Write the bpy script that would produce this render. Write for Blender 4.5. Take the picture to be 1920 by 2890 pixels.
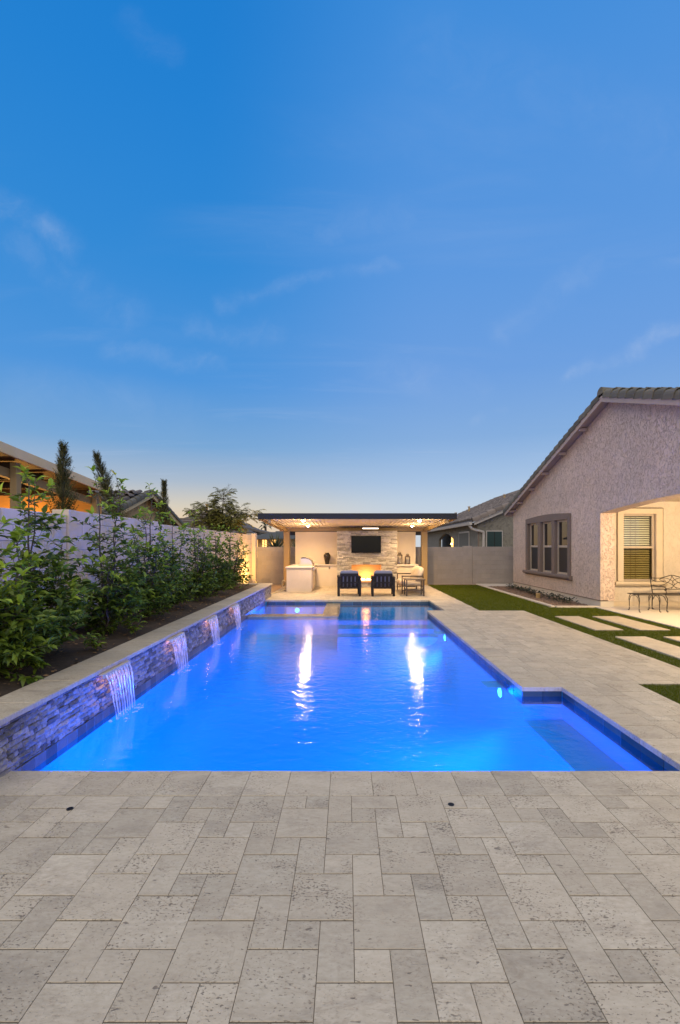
import bpy, math, random
import numpy as np
from mathutils import Vector, Matrix

for o in list(bpy.data.objects):
    bpy.data.objects.remove(o)
S = bpy.context.scene
COL = S.collection
R = random.Random(11)
rad = math.radians

# ------------------------------------------------------------------ camera
cam_d = bpy.data.cameras.new("camera")
cam = bpy.data.objects.new("camera", cam_d)
COL.objects.link(cam)
cam.location = (0, 0, 1.7)
cam.rotation_euler = (rad(90), 0, 0)
cam_d.sensor_fit = 'VERTICAL'
cam_d.sensor_height = 36
cam_d.lens = 36 * 1070 / 2360
cam_d.shift_x = -16 / 2360
cam_d.shift_y = 78 / 2360
cam_d.clip_end = 2000
cam_d.clip_start = 0.05
S.camera = cam
S.view_settings.view_transform = 'Standard'
S.view_settings.look = 'None'
S.view_settings.gamma = 1
S.view_settings.exposure = 0.0
S.view_settings.use_curve_mapping = False
S.render.engine = 'CYCLES'
S.cycles.use_denoising = True
S.cycles.max_bounces = 10
S.cycles.diffuse_bounces = 4
S.cycles.glossy_bounces = 4
S.cycles.transmission_bounces = 8
S.cycles.transparent_max_bounces = 12
S.cycles.sample_clamp_indirect = 6
S.cycles.blur_glossy = 0.5


def s2l(c):
    return tuple(((v / 255) / 12.92 if v / 255 <= 0.04045 else ((v / 255 + 0.055) / 1.055) ** 2.4) for v in c)


# ------------------------------------------------------------------ node helpers
class NT:
    def __init__(self, tree):
        self.t = tree

    def n(self, kind, **k):
        nd = self.t.nodes.new('ShaderNode' + kind)
        for a, v in k.items():
            if a == 'ins':
                for i, x in v.items():
                    self.set(nd.inputs[i], x)
            elif a == 'ramp':
                cr = nd.color_ramp
                while len(cr.elements) > 1:
                    cr.elements.remove(cr.elements[-1])
                for j, (p, c) in enumerate(v):
                    e = cr.elements[0] if j == 0 else cr.elements.new(p)
                    e.position = p
                    e.color = (*c[:3], 1) if not isinstance(c, (int, float)) else (c, c, c, 1)
            else:
                setattr(nd, a, v)
        return nd

    def set(self, sock, x):
        if hasattr(x, 'is_output'):
            self.t.links.new(x, sock)
        else:
            if sock.type == 'RGBA' and isinstance(x, tuple) and len(x) == 3:
                x = (*x, 1)
            sock.default_value = x

    def math(self, op, a, b=0.0, c=0.0, clamp=False):
        nd = self.n('Math', operation=op, use_clamp=clamp)
        self.set(nd.inputs[0], a)
        self.set(nd.inputs[1], b)
        self.set(nd.inputs[2], c)
        return nd.outputs[0]

    def vmath(self, op, a, b=(0, 0, 0)):
        nd = self.n('VectorMath', operation=op)
        self.set(nd.inputs[0], a)
        if op == 'SCALE':
            self.set(nd.inputs['Scale'], b)
        else:
            self.set(nd.inputs[1], b)
        return nd.outputs[0]

    def mix(self, f, a, b, mode='MIX'):
        nd = self.n('MixRGB', blend_type=mode)
        self.set(nd.inputs[0], f)
        self.set(nd.inputs[1], a)
        self.set(nd.inputs[2], b)
        return nd.outputs[0]

    def step(self, x, lo, hi, a=0.0, b=1.0):
        nd = self.n('MapRange', interpolation_type='SMOOTHSTEP')
        for i, v in enumerate((x, lo, hi, a, b)):
            self.set(nd.inputs[i], v)
        return nd.outputs[0]

    def noise(self, vec, scale, detail=2.0, rough=0.5, dist=0.0, out=0):
        nd = self.n('TexNoise')
        self.set(nd.inputs['Vector'], vec)
        nd.inputs['Scale'].default_value = scale
        nd.inputs['Detail'].default_value = detail
        nd.inputs['Roughness'].default_value = rough
        nd.inputs['Distortion'].default_value = dist
        return nd.outputs[out]


# ------------------------------------------------------------------ sky
W = bpy.data.worlds.new("World")
S.world = W
W.use_nodes = True
W.node_tree.nodes.clear()
w = NT(W.node_tree)
tc = w.n('TexCoord').outputs['Generated']
sep = w.n('SeparateXYZ', ins={0: tc})
dx, dy, dz = sep.outputs
L = [(0.0, (234, 194, 146)), (0.045, (236, 208, 170)), (0.08, (216, 207, 190)), (0.13, (172, 188, 206)), (0.20, (122, 168, 214)),
     (0.32, (80, 150, 220)), (0.50, (52, 138, 214)), (0.68, (36, 129, 210)), (0.80, (28, 123, 206)), (1.0, (14, 110, 198))]
Rr = [(0.0, (206, 214, 222)), (0.05, (202, 214, 226)), (0.09, (190, 208, 227)), (0.14, (166, 194, 227)), (0.22, (134, 174, 222)),
      (0.34, (110, 160, 224)), (0.50, (94, 153, 223)), (0.68, (76, 145, 220)), (0.80, (58, 138, 217)), (1.0, (30, 112, 200))]
rl = w.n('ValToRGB', ramp=[(p, s2l(c)) for p, c in L], ins={0: dz})
rr = w.n('ValToRGB', ramp=[(p, s2l(c)) for p, c in Rr], ins={0: dz})
hyp = w.math('SQRT', w.math('ADD', w.math('MULTIPLY', dx, dx), w.math('MULTIPLY', dy, dy)))
az = w.math('DIVIDE', dx, w.math('MAXIMUM', hyp, 0.001))
side = w.step(az, -0.32, 0.22)
base = w.mix(side, rl.outputs[0], rr.outputs[0])
# thin cirrus: streaks on a high plane
zc = w.math('MAXIMUM', dz, 0.03)
pl = w.n('CombineXYZ', ins={0: w.math('DIVIDE', dx, zc), 1: w.math('DIVIDE', dy, zc), 2: 0.0}).outputs[0]
mp = w.n('Mapping', ins={0: pl, 2: (0, 0, rad(-28)), 3: (0.55, 2.0, 1)}).outputs[0]
wis = w.noise(mp, 1.15, 7, 0.62, 0.9)
big = w.noise(pl, 0.55, 2, 0.5, 0.4)
cl = w.math('MULTIPLY', w.step(wis, 0.47, 0.80), w.step(big, 0.40, 0.66))
cl = w.math('MULTIPLY', cl, w.step(dz, 0.05, 0.2, 0.12, 0.24))
# long faint wisps: soft strokes in (bearing, steepness)
fy = w.math('MAXIMUM', dy, 0.05)
gu, gv_ = w.math('DIVIDE', dx, fy), w.math('DIVIDE', dz, fy)
guv = w.n('CombineXYZ', ins={0: gu, 1: gv_, 2: 0.0}).outputs[0]
wn_ = w.n('TexNoise', ins={'Vector': guv, 'Scale': 4.5, 'Detail': 6.0, 'Roughness': 0.62}).outputs['Color']
guv = w.vmath('ADD', guv, w.vmath('SCALE', w.vmath('SUBTRACT', wn_, (0.5, 0.5, 0.5)), 0.13))
tex = w.noise(guv, 10, 6, 0.65, 0.5)
acc = cl
for (a0, b0, a1, b1, wd, st) in ((-30, 470, 145, 560, 46, .36), (20, 560, 300, 725, 50, .20), (520, 694, 915, 598, 26, .22), (270, 800, 490, 842, 34, .30), (440, 745, 620, 775, 40, .2),
                                 (1320, 872, 1620, 745, 24, .50), (1160, 760, 1360, 610, 40, .22), (640, 520, 940, 500, 55, .16), (880, 850, 1090, 890, 50, .25), (1075, 990, 1160, 945, 14, .25),
                                 (1500, 610, 1640, 590, 24, .22), (60, 880, 420, 960, 60, .14), (300, 60, 380, 110, 40, .14), (1000, 120, 1600, 330, 120, .10)):
    p0, p1 = Vector(((a0 - 800) / 1070, (1258 - b0) / 1070, 0)), Vector(((a1 - 800) / 1070, (1258 - b1) / 1070, 0))
    dv = p1 - p0
    rel = w.vmath('SUBTRACT', guv, tuple(p0))
    dt = w.n('VectorMath', operation='DOT_PRODUCT', ins={0: rel, 1: tuple(dv / dv.length_squared)}).outputs['Value']
    tt = w.math('MINIMUM', w.math('MAXIMUM', dt, 0.0), 1.0)
    off = w.vmath('SUBTRACT', rel, w.vmath('SCALE', tuple(dv), tt))
    ds = w.n('VectorMath', operation='LENGTH', ins={0: off}).outputs['Value']
    s1 = w.math('MULTIPLY', w.math('POWER', w.step(ds, 0.0, wd * 1.5 / 1070, 1.0, 0.0), 1.6), st * 0.75)
    acc = w.math('MAXIMUM', acc, w.math('MULTIPLY', s1, w.step(tex, 0.30, 0.74, 0.15, 0.85)))
base = w.mix(acc, base, s2l((186, 204, 232)))
bg = w.n('Background', ins={0: base, 1: 1.0})
out = w.n('OutputWorld', ins={0: bg.outputs[0]})

# ------------------------------------------------------------------ dusk glow (the one soft sun)
sd = bpy.data.lights.new("dusk_sun", 'SUN')
sd.energy = 3.3
sd.color = (1.0, 0.80, 0.48)
sd.angle = rad(110)
so = bpy.data.objects.new("dusk_sun", sd)
COL.objects.link(so)
so.rotation_euler = (rad(40), 0, rad(-12))


def lamp(kind, name, loc, energy, color, size=0.05, target=None, cone=None, blend=0.6):
    d = bpy.data.lights.new(name, kind)
    d.energy = energy
    d.color = color
    if kind == 'AREA':
        d.shape = 'DISK'
        d.size = size
    else:
        d.shadow_soft_size = size
    if kind == 'SPOT':
        d.spot_size = rad(cone)
        d.spot_blend = blend
    o = bpy.data.objects.new(name, d)
    COL.objects.link(o)
    o.location = loc
    if target is not None:
        v = Vector(target) - Vector(loc)
        o.rotation_euler = v.to_track_quat('-Z', 'Y').to_euler()
    return o


# ------------------------------------------------------------------ mesh helpers
def wloc(o):
    p = Vector((0, 0, 0))
    while o is not None:
        p = p + o.location
        o = o.parent
    return p


class MB:
    def __init__(self):
        self.v = []
        self.f = []

    def add(self, vs, fs):
        b = len(self.v)
        self.v += [tuple(p) for p in vs]
        self.f += [tuple(b + i for i in q) for q in fs]
        return self

    def box(self, x0, x1, y0, y1, z0, z1):
        return self.add([(x0, y0, z0), (x1, y0, z0), (x1, y1, z0), (x0, y1, z0), (x0, y0, z1), (x1, y0, z1), (x1, y1, z1), (x0, y1, z1)],
                        [(3, 2, 1, 0), (4, 5, 6, 7), (0, 1, 5, 4), (1, 2, 6, 5), (2, 3, 7, 6), (3, 0, 4, 7)])

    def slab(self, x0, x1, y0, y1, z0, z1, c):
        a = [(x0, y0), (x1, y0), (x1, y1), (x0, y1)]
        b = [(x0 + c, y0 + c), (x1 - c, y0 + c), (x1 - c, y1 - c), (x0 + c, y1 - c)]
        vs = [(*p, z0) for p in a] + [(*p, z1 - c) for p in a] + [(*p, z1) for p in b]
        fs = [(8, 9, 10, 11)]
        for i in range(4):
            j = (i + 1) % 4
            fs += [(i, j, 4 + j, 4 + i), (4 + i, 4 + j, 8 + j, 8 + i)]
        return self.add(vs, fs)

    def rbox(self, x0, x1, y0, y1, z0, z1, c):
        """box with chamfered edges"""
        vs, idx = [], {}
        xs, ys, zs = (x0, x1), (y0, y1), (z0, z1)
        for i in range(2):
            for j in range(2):
                for k in range(2):
                    sx, sy, sz = (1 - 2 * i), (1 - 2 * j), (1 - 2 * k)
                    for ax in range(3):
                        p = [xs[i] + sx * c, ys[j] + sy * c, zs[k] + sz * c]
                        p[ax] = (xs[i], ys[j], zs[k])[ax]
                        idx[(i, j, k, ax)] = len(vs)
                        vs.append(tuple(p))
        fs = []
        for ax in range(3):
            u, v = [a for a in range(3) if a != ax]
            for s in range(2):
                q = []
                for (a, b) in ((0, 0), (1, 0), (1, 1), (0, 1)):
                    k = [0, 0, 0]
                    k[ax], k[u], k[v] = s, a, b
                    q.append(idx[(*k, ax)])
                fs.append(tuple(q))
        for ax in range(3):
            u, v = [a for a in range(3) if a != ax]
            for a in range(2):
                for b in range(2):
                    k0, k1 = [0, 0, 0], [0, 0, 0]
                    k0[ax], k1[ax] = 0, 1
                    k0[u] = k1[u] = a
                    k0[v] = k1[v] = b
                    fs.append((idx[(*k0, u)], idx[(*k1, u)], idx[(*k1, v)], idx[(*k0, v)]))
        for i in range(2):
            for j in range(2):
                for k in range(2):
                    fs.append((idx[(i, j, k, 0)], idx[(i, j, k, 1)], idx[(i, j, k, 2)]))
        self.add(vs, fs)
        self.fix = True
        return self

    def bar(self, p, q, w, h, up=(0, 0, 1)):
        p, q = Vector(p), Vector(q)
        d = (q - p).normalized()
        u = Vector(up)
        s = d.cross(u)
        if s.length < 1e-4:
            s = d.cross(Vector((1, 0, 0)))
        s.normalize()
        u = s.cross(d)
        vs = []
        for e in (p, q):
            for (a, b) in ((-1, -1), (1, -1), (1, 1), (-1, 1)):
                vs.append(e + s * (a * w / 2) + u * (b * h / 2))
        return self.add(vs, [(3, 2, 1, 0), (4, 5, 6, 7), (0, 1, 5, 4), (1, 2, 6, 5), (2, 3, 7, 6), (3, 0, 4, 7)])

    def tube(self, pts, r, n=6, flat=1.0):
        pts = [Vector(p) for p in pts]
        rs = r if isinstance(r, (list, tuple)) else [r] * len(pts)
        b = len(self.v)
        d0 = (pts[1] - pts[0]).normalized()
        ref = Vector((0, 0, 1)) if abs(d0.z) < 0.9 else Vector((0, 1, 0))
        for i, p in enumerate(pts):
            d = (pts[min(i + 1, len(pts) - 1)] - pts[max(i - 1, 0)]).normalized()
            s = d.cross(ref)
            if s.length < 1e-3:
                s = d.cross(Vector((1, 0.3, 0)))
            s.normalize()
            u = s.cross(d)
            for k in range(n):
                a = 2 * math.pi * k / n
                self.v.append(tuple(p + s * (rs[i] * math.cos(a)) + u * (rs[i] * flat * math.sin(a))))
        for i in range(len(pts) - 1):
            for k in range(n):
                k2 = (k + 1) % n
                self.f.append((b + i * n + k, b + i * n + k2, b + (i + 1) * n + k2, b + (i + 1) * n + k))
        self.f.append(tuple(b + k for k in reversed(range(n))))
        e = b + (len(pts) - 1) * n
        self.f.append(tuple(e + k for k in range(n)))
        return self

    def lathe(self, prof, c=(0, 0, 0), n=20):
        b = len(self.v)
        for (r, z) in prof:
            for k in range(n):
                a = 2 * math.pi * k / n
                self.v.append((c[0] + r * math.cos(a), c[1] + r * math.sin(a), c[2] + z))
        for i in range(len(prof) - 1):
            for k in range(n):
                k2 = (k + 1) % n
                self.f.append((b + i * n + k, b + i * n + k2, b + (i + 1) * n + k2, b + (i + 1) * n + k))
        self.f.append(tuple(b + k for k in reversed(range(n))))
        e = b + (len(prof) - 1) * n
        self.f.append(tuple(e + k for k in range(n)))
        return self

    def prism(self, poly, axis, a0, a1):
        """polygon in the two other axes (kept in x,y,z order) extruded along axis"""
        def P(u, v, a):
            return {'x': (a, u, v), 'y': (u, a, v), 'z': (u, v, a)}[axis]
        n = len(poly)
        vs = [P(u, v, a0) for u, v in poly] + [P(u, v, a1) for u, v in poly]
        fs = [tuple(range(n)), tuple(n + i for i in reversed(range(n)))]
        fs += [(i, n + i, n + (i + 1) % n, (i + 1) % n) for i in range(n)]
        self.add(vs, fs)
        self.fix = True
        return self

    def quad(self, a, b, c, d):
        return self.add([a, b, c, d], [(0, 1, 2, 3)])

    def mesh(self, name, mats, smooth=False, off=None):
        me = bpy.data.meshes.new(name)
        v = self.v if off is None else [(p[0] - off[0], p[1] - off[1], p[2] - off[2]) for p in self.v]
        me.from_pydata(v, [], self.f)
        for m in (mats if isinstance(mats, (list, tuple)) else [mats]):
            me.materials.append(m)
        if getattr(self, 'fix', False):
            import bmesh
            bm = bmesh.new()
            bm.from_mesh(me)
            bmesh.ops.recalc_face_normals(bm, faces=bm.faces)
            bm.to_mesh(me)
            bm.free()
        if smooth:
            me.polygons.foreach_set('use_smooth', [True] * len(me.polygons))
        me.update()
        return me

    def build(self, name, mats, parent=None, smooth=False, world=True):
        off = wloc(parent) if (parent is not None and world) else None
        o = bpy.data.objects.new(name, self.mesh(name, mats, smooth, off))
        COL.objects.link(o)
        o.parent = parent
        return o


def piece(name, me, parent, loc, scale=(1, 1, 1), rot=(0, 0, 0)):
    o = bpy.data.objects.new(name, me)
    COL.objects.link(o)
    o.parent = parent
    o.location = Vector(loc) - wloc(parent)
    o.scale = scale
    o.rotation_euler = rot
    return o


def tag(o, label, cat, group=None):
    o['label'] = label
    o['category'] = cat
    if group:
        o['group'] = group
    return o


def thing(name, loc, label, cat, group=None, rz=0):
    o = bpy.data.objects.new(name, None)
    o.empty_display_size = 0.1
    COL.objects.link(o)
    o.location = loc
    o.rotation_euler = (0, 0, rz)
    return tag(o, label, cat, group)


def structure(o):
    o['kind'] = 'structure'
    return o


def stuff(o):
    o['kind'] = 'stuff'
    return o


def dup(root, loc, rz, label):
    r = root.copy()
    COL.objects.link(r)
    r.location = loc
    r.rotation_euler = (0, 0, rz)
    r['label'] = label
    for c in list(root.children):
        d = c.copy()
        COL.objects.link(d)
        d.parent = r
        for g in c.children:
            e = g.copy()
            COL.objects.link(e)
            e.parent = d
    return r


def smooth_path(pts, n=6):
    """Catmull-Rom through pts"""
    P = [Vector(p) for p in pts]
    P = [P[0] * 2 - P[1]] + P + [P[-1] * 2 - P[-2]]
    out = []
    for i in range(1, len(P) - 2):
        a, b, c, d = P[i - 1:i + 3]
        for k in range(n):
            t = k / n
            out.append(0.5 * ((2 * b) + (c - a) * t + (2 * a - 5 * b + 4 * c - d) * t * t + (3 * b - a - 3 * c + d) * t ** 3))
    out.append(P[-2])
    return out


# ------------------------------------------------------------------ materials
def newmat(name):
    m = bpy.data.materials.new(name)
    m.use_nodes = True
    nt = NT(m.node_tree)
    b = m.node_tree.nodes['Principled BSDF']
    return m, nt, b


def piece_rand(nt):
    a = nt.n('ObjectInfo').outputs['Random']
    g = nt.n('NewGeometry')
    return nt.math('FRACT', nt.math('ADD', nt.math('MULTIPLY', a, 7.31), g.outputs['Random Per Island'])), g.outputs['Position']


def plain(name, col, rough=0.5, metal=0.0, bump=0.0, bscale=60, var=0.0, nvar=0.12, nscale=5, spec=0.5):
    m, nt, b = newmat(name)
    rnd, pos = piece_rand(nt)
    nz = nt.noise(pos, nscale, 4, 0.6)
    f = nt.math('ADD', nt.math('MULTIPLY', nt.math('SUBTRACT', nz, 0.5), nvar * 2), 1.0)
    if var:
        f = nt.math('MULTIPLY', f, nt.math('ADD', nt.math('MULTIPLY', nt.math('SUBTRACT', rnd, 0.5), var * 2), 1.0))
    c = nt.vmath('SCALE', col, f)
    nt.set(b.inputs['Base Color'], c)
    b.inputs['Roughness'].default_value = rough
    b.inputs['Metallic'].default_value = metal
    b.inputs['Specular IOR Level'].default_value = spec
    if bump:
        bn = nt.n('Bump', ins={'Height': nt.noise(pos, bscale, 4, 0.6), 'Strength': bump, 'Distance': 0.01})
        nt.set(b.inputs['Normal'], bn.outputs[0])
    return m


def glow(name, col, strength):
    m, nt, b = newmat(name)
    b.inputs['Base Color'].default_value = (*col, 1)
    b.inputs['Emission Color'].default_value = (*col, 1)
    b.inputs['Emission Strength'].default_value = strength
    return m


def travertine(name, tint=(1, 1, 1), wet=False, pits=1.0):
    m, nt, b = newmat(name)
    rnd, pos = piece_rand(nt)
    off = nt.n('CombineXYZ', ins={0: nt.math('MULTIPLY', rnd, 53.0), 1: nt.math('MULTIPLY', rnd, 91.0), 2: 0.0}).outputs[0]
    p = nt.vmath('ADD', pos, off)
    st = nt.n('Mapping', ins={0: p, 3: (1.0, 2.2, 1.0)}).outputs[0]
    n1 = nt.noise(st, 3.2, 6, 0.62, 0.6)
    n2 = nt.noise(st, 24, 5, 0.65)
    r = nt.n('ValToRGB', ramp=[(0.25, (0.24 * tint[0], 0.205 * tint[1], 0.15 * tint[2])), (0.47, (0.41 * tint[0], 0.35 * tint[1], 0.252 * tint[2])),
                               (0.72, (0.52 * tint[0], 0.465 * tint[1], 0.348 * tint[2]))], ins={0: n1}).outputs[0]
    c = nt.mix(0.36, r, nt.n('ValToRGB', ramp=[(0.3, (0.25, 0.21, 0.16)), (0.7, (0.58, 0.53, 0.45))], ins={0: n2}).outputs[0])
    # blotchy tone per stone
    c = nt.vmath('SCALE', c, nt.math('ADD', nt.math('MULTIPLY', rnd, 0.30), 0.84))
    warm = nt.math('FRACT', nt.math('MULTIPLY', rnd, 13.7))
    c = nt.mix(nt.math('MULTIPLY', warm, 0.52), c, (0.45 * tint[0], 0.385 * tint[1], 0.285 * tint[2]))
    # pits, in drifts
    sp = nt.n('Mapping', ins={0: p, 3: (1.0, 1.7, 1.0)}).outputs[0]
    drift = nt.noise(p, 5.0, 2, 0.5)
    pit1 = nt.math('ADD', nt.noise(sp, 62, 2, 0.55), nt.math('MULTIPLY', nt.math('SUBTRACT', drift, 0.5), 0.42))
    pit = nt.step(pit1, 0.60, 0.68)
    pit2 = nt.step(nt.math('ADD', nt.noise(st, 17, 2, 0.5, 0.5), nt.math('MULTIPLY', nt.math('SUBTRACT', drift, 0.5), 0.25)), 0.70, 0.745)
    dense = nt.math('FRACT', nt.math('MULTIPLY', rnd, 29.3))
    pt = nt.math('MULTIPLY', nt.math('MAXIMUM', nt.math('MULTIPLY', pit, nt.step(dense, 0.0, 0.7, 0.25, 1.0)), pit2), pits)
    blot = nt.step(nt.noise(p, 7.0, 5, 0.7, 1.2), 0.60, 0.76)
    c = nt.mix(nt.math('MULTIPLY', blot, 0.38), c, (0.20, 0.15, 0.10))
    vein = nt.math('SUBTRACT', 1.0, nt.step(nt.math('ABSOLUTE', nt.math('SUBTRACT', nt.noise(st, 2.6, 4, 0.6, 1.6), 0.5)), 0.0, 0.018))
    c = nt.mix(nt.math('MULTIPLY', vein, nt.math('MULTIPLY', drift, 0.45)), c, (0.22, 0.17, 0.12))
    c = nt.mix(nt.math('MULTIPLY', pt, 0.66), c, (0.07, 0.052, 0.038))
    nt.set(b.inputs['Base Color'], c)
    b.inputs['Roughness'].default_value = 0.12 if wet else 0.62
    h = nt.math('SUBTRACT', nt.math('MULTIPLY', n2, 0.35), pt)
    bn = nt.n('Bump', ins={'Height': h, 'Strength': 0.5, 'Distance': 0.006})
    nt.set(b.inputs['Normal'], bn.outputs[0])
    return m


def stucco(name, col, scale=7.0, strength=0.7, dist=0.02, line=0.35):
    """skip-trowel stucco: raised ragged patches"""
    m, nt, b = newmat(name)
    g = nt.n('NewGeometry').outputs['Position']
    st = nt.n('Mapping', ins={0: g, 3: (1.0, 1.0, 0.6)}).outputs[0]
    a = nt.noise(st, scale, 6, 0.68, 0.9)
    patch = nt.step(a, 0.46, 0.53)
    fine = nt.noise(g, scale * 9, 4, 0.65)
    edge = nt.math('MULTIPLY', nt.step(a, 0.44, 0.487), nt.math('SUBTRACT', 1.0, nt.step(a, 0.487, 0.535)))
    edge = nt.math('MULTIPLY', edge, nt.step(nt.noise(g, scale * 2.3, 3), 0.36, 0.6))
    big = nt.noise(g, 0.9, 3)
    c = nt.vmath('SCALE', col, nt.math('ADD', nt.math('MULTIPLY', big, 0.40), 0.80))
    c = nt.mix(nt.math('MULTIPLY', edge, line), c, tuple(v * 0.30 for v in col))
    c = nt.mix(nt.math('MULTIPLY', nt.step(fine, 0.55, 0.75), 0.25), c, tuple(v * 0.6 for v in col))
    nt.set(b.inputs['Base Color'], c)
    b.inputs['Roughness'].default_value = 0.85
    h = nt.math('ADD', patch, nt.math('MULTIPLY', fine, 0.4))
    bn = nt.n('Bump', ins={'Height': h, 'Strength': strength, 'Distance': dist})
    nt.set(b.inputs['Normal'], bn.outputs[0])
    return m


def leafmat(name, c1, c2, rough=0.32, trans=0.25):
    m, nt, b = newmat(name)
    rnd, pos = piece_rand(nt)
    r = nt.n('ValToRGB', ramp=[(0.0, c1), (0.8, c2), (1.0, tuple(v * 1.35 for v in c2))], ins={0: rnd}).outputs[0]
    nt.set(b.inputs['Base Color'], r)
    b.inputs['Roughness'].default_value = rough
    b.inputs['Specular IOR Level'].default_value = 0.12 if rough > 0.5 else 0.4
    tr = nt.n('BsdfTranslucent', ins={0: nt.mix(0.5, r, c2)})
    mx = nt.n('MixShader', ins={0: trans, 1: b.outputs[0], 2: tr.outputs[0]})
    outn = m.node_tree.nodes['Material Output']
    nt.set(outn.inputs[0], mx.outputs[0])
    return m


def water_surface(name, bump, scale, tint=(1, 1, 1)):
    m, nt, b = newmat(name)
    m.node_tree.nodes.remove(b)
    pos = nt.n('NewGeometry').outputs['Position']
    st = nt.n('Mapping', ins={0: pos, 3: (0.8, 1.25, 1)}).outputs[0]
    a = nt.noise(st, scale, 3, 0.5, 0.6)
    c = nt.noise(st, scale * 4.3, 2, 0.5, 0.3)
    calm = nt.step(nt.noise(pos, 0.35, 2), 0.35, 0.65, 0.45, 1.2)
    h = nt.math('MULTIPLY', nt.math('ADD', a, nt.math('MULTIPLY', c, 0.22)), calm)
    bn = nt.n('Bump', ins={'Height': h, 'Strength': 1.0, 'Distance': bump}).outputs[0]
    gl = nt.n('BsdfGlossy', ins={0: (1, 1, 1), 'Roughness': 0.06, 'Normal': bn})
    rf = nt.n('BsdfTransparent', ins={0: tint})
    ca = nt.math('ABSOLUTE', nt.n('VectorMath', operation='DOT_PRODUCT', ins={0: bn, 1: nt.n('NewGeometry').outputs['Incoming']}).outputs['Value'])
    fr = nt.math('ADD', nt.math('MULTIPLY', nt.math('POWER', nt.math('SUBTRACT', 1.0, ca, clamp=True), 4.3), 0.82), 0.02)
    mx = nt.n('MixShader', ins={0: fr, 1: rf.outputs[0], 2: gl.outputs[0]})
    nt.set(m.node_tree.nodes['Material Output'].inputs[0], mx.outputs[0])
    return m


def clear_glass(name, tint=(1, 1, 1), reflect=1.0):
    m, nt, b = newmat(name)
    m.node_tree.nodes.remove(b)
    tr = nt.n('BsdfTransparent', ins={0: tint})
    gl = nt.n('BsdfGlossy', ins={0: (1, 1, 1), 'Roughness': 0.02})
    fr = nt.n('Fresnel', ins={'IOR': 1.5})
    mx = nt.n('MixShader', ins={0: nt.math('MULTIPLY', fr.outputs[0], reflect), 1: tr.outputs[0], 2: gl.outputs[0]})
    nt.set(m.node_tree.nodes['Material Output'].inputs[0], mx.outputs[0])
    return m


M = {}
M['trav'] = travertine('travertine')
M['trav_cap'] = travertine('travertine_cap', (0.86, 0.84, 0.80), pits=0.5)
M['trav_wet'] = travertine('travertine_wet', (0.62, 0.55, 0.42), wet=True)
M['joint'] = plain('joint_sand', (0.11, 0.09, 0.065), 0.95, nvar=0.6, nscale=30)
M['plaster'] = plain('pool_plaster', (0.03, 0.46, 0.62), 0.7, nvar=0.06, nscale=2)
M['pool_tile'] = plain('pool_tile', (0.028, 0.065, 0.10), 0.38, var=0.35, nvar=0.3, nscale=14)
M['ledger'] = plain('ledger_stone', (0.19, 0.175, 0.185), 0.8, bump=1.0, bscale=46, var=0.55, nvar=0.75, nscale=30)
M['ledger_fire'] = plain('ledger_stone_pale', (0.41, 0.38, 0.335), 0.8, bump=0.8, bscale=30, var=0.38, nvar=0.28, nscale=16)
M['band_tile'] = plain('band_tile', (0.09, 0.085, 0.095), 0.4, var=0.4, nvar=0.35, nscale=18, bump=0.3, bscale=40)
M['mortar'] = plain('dark_mortar', (0.10, 0.09, 0.085), 0.9)  # even dark mortar colour behind the facing stones
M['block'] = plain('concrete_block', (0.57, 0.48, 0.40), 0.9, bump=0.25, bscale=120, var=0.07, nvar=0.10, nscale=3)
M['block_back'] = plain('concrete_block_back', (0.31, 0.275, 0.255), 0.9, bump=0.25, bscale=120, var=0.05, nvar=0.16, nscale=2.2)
M['block_joint'] = plain('block_mortar', (0.32, 0.29, 0.27), 0.95)
M['soil'] = plain('soil', (0.045, 0.029, 0.017), 0.95, bump=1.0, bscale=16, nvar=0.75, nscale=9)
M['dirt'] = plain('dirt', (0.27, 0.185, 0.11), 0.95, bump=1.0, bscale=40, nvar=0.5, nscale=12)
M['gravel'] = plain('gravel_bits', (0.17, 0.115, 0.09), 0.9, var=0.45)
M['turf'] = plain('turf_base', (0.045, 0.058, 0.006), 0.9, nvar=0.35, nscale=30)
M['blade'] = leafmat('grass_blade', (0.050, 0.078, 0.003), (0.108, 0.126, 0.005), 0.6, 0.2)
M['concrete'] = plain('concrete', (0.50, 0.45, 0.38), 0.8, bump=0.15, bscale=90, nvar=0.08, nscale=2)
M['stone_slab'] = travertine('slab_stone', (1.0, 0.97, 0.92), pits=0.35)
M['house'] = stucco('house_stucco', (0.585, 0.46, 0.385), 11.0, 0.75, 0.015, 0.58)
M['house_porch'] = stucco('porch_stucco', (0.52, 0.46, 0.39), 7.0, 0.5, 0.012, 0.15)
M['trim'] = plain('trim_stucco', (0.165, 0.125, 0.105), 0.8, bump=0.3, bscale=90)
M['trim_porch'] = plain('porch_trim', (0.48, 0.41, 0.32), 0.8, bump=0.3, bscale=90)
M['fascia'] = plain('fascia_paint', (0.37, 0.29, 0.255), 0.6)
M['sash'] = plain('sash_vinyl', (0.38, 0.32, 0.26), 0.45)
M['pane'] = plain('dark_pane', (0.008, 0.008, 0.009), 0.02, nvar=0.0, spec=1.0)
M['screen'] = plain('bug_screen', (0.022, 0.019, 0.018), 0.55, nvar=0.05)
M['clear'] = clear_glass('clear_pane')
M['screen_clear'] = clear_glass('screened_pane', (0.78, 0.74, 0.60), 0.3)
M['blind'] = plain('blind_slat', (0.58, 0.60, 0.50), 0.5, var=0.05)
M['rooftile'] = plain('roof_tile', (0.115, 0.105, 0.08), 0.75, bump=0.4, bscale=50, var=0.25, nvar=0.3, nscale=9)
M['rooftile_far'] = plain('roof_tile_far', (0.15, 0.125, 0.11), 0.8, var=0.35, nvar=0.25, nscale=3)
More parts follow.
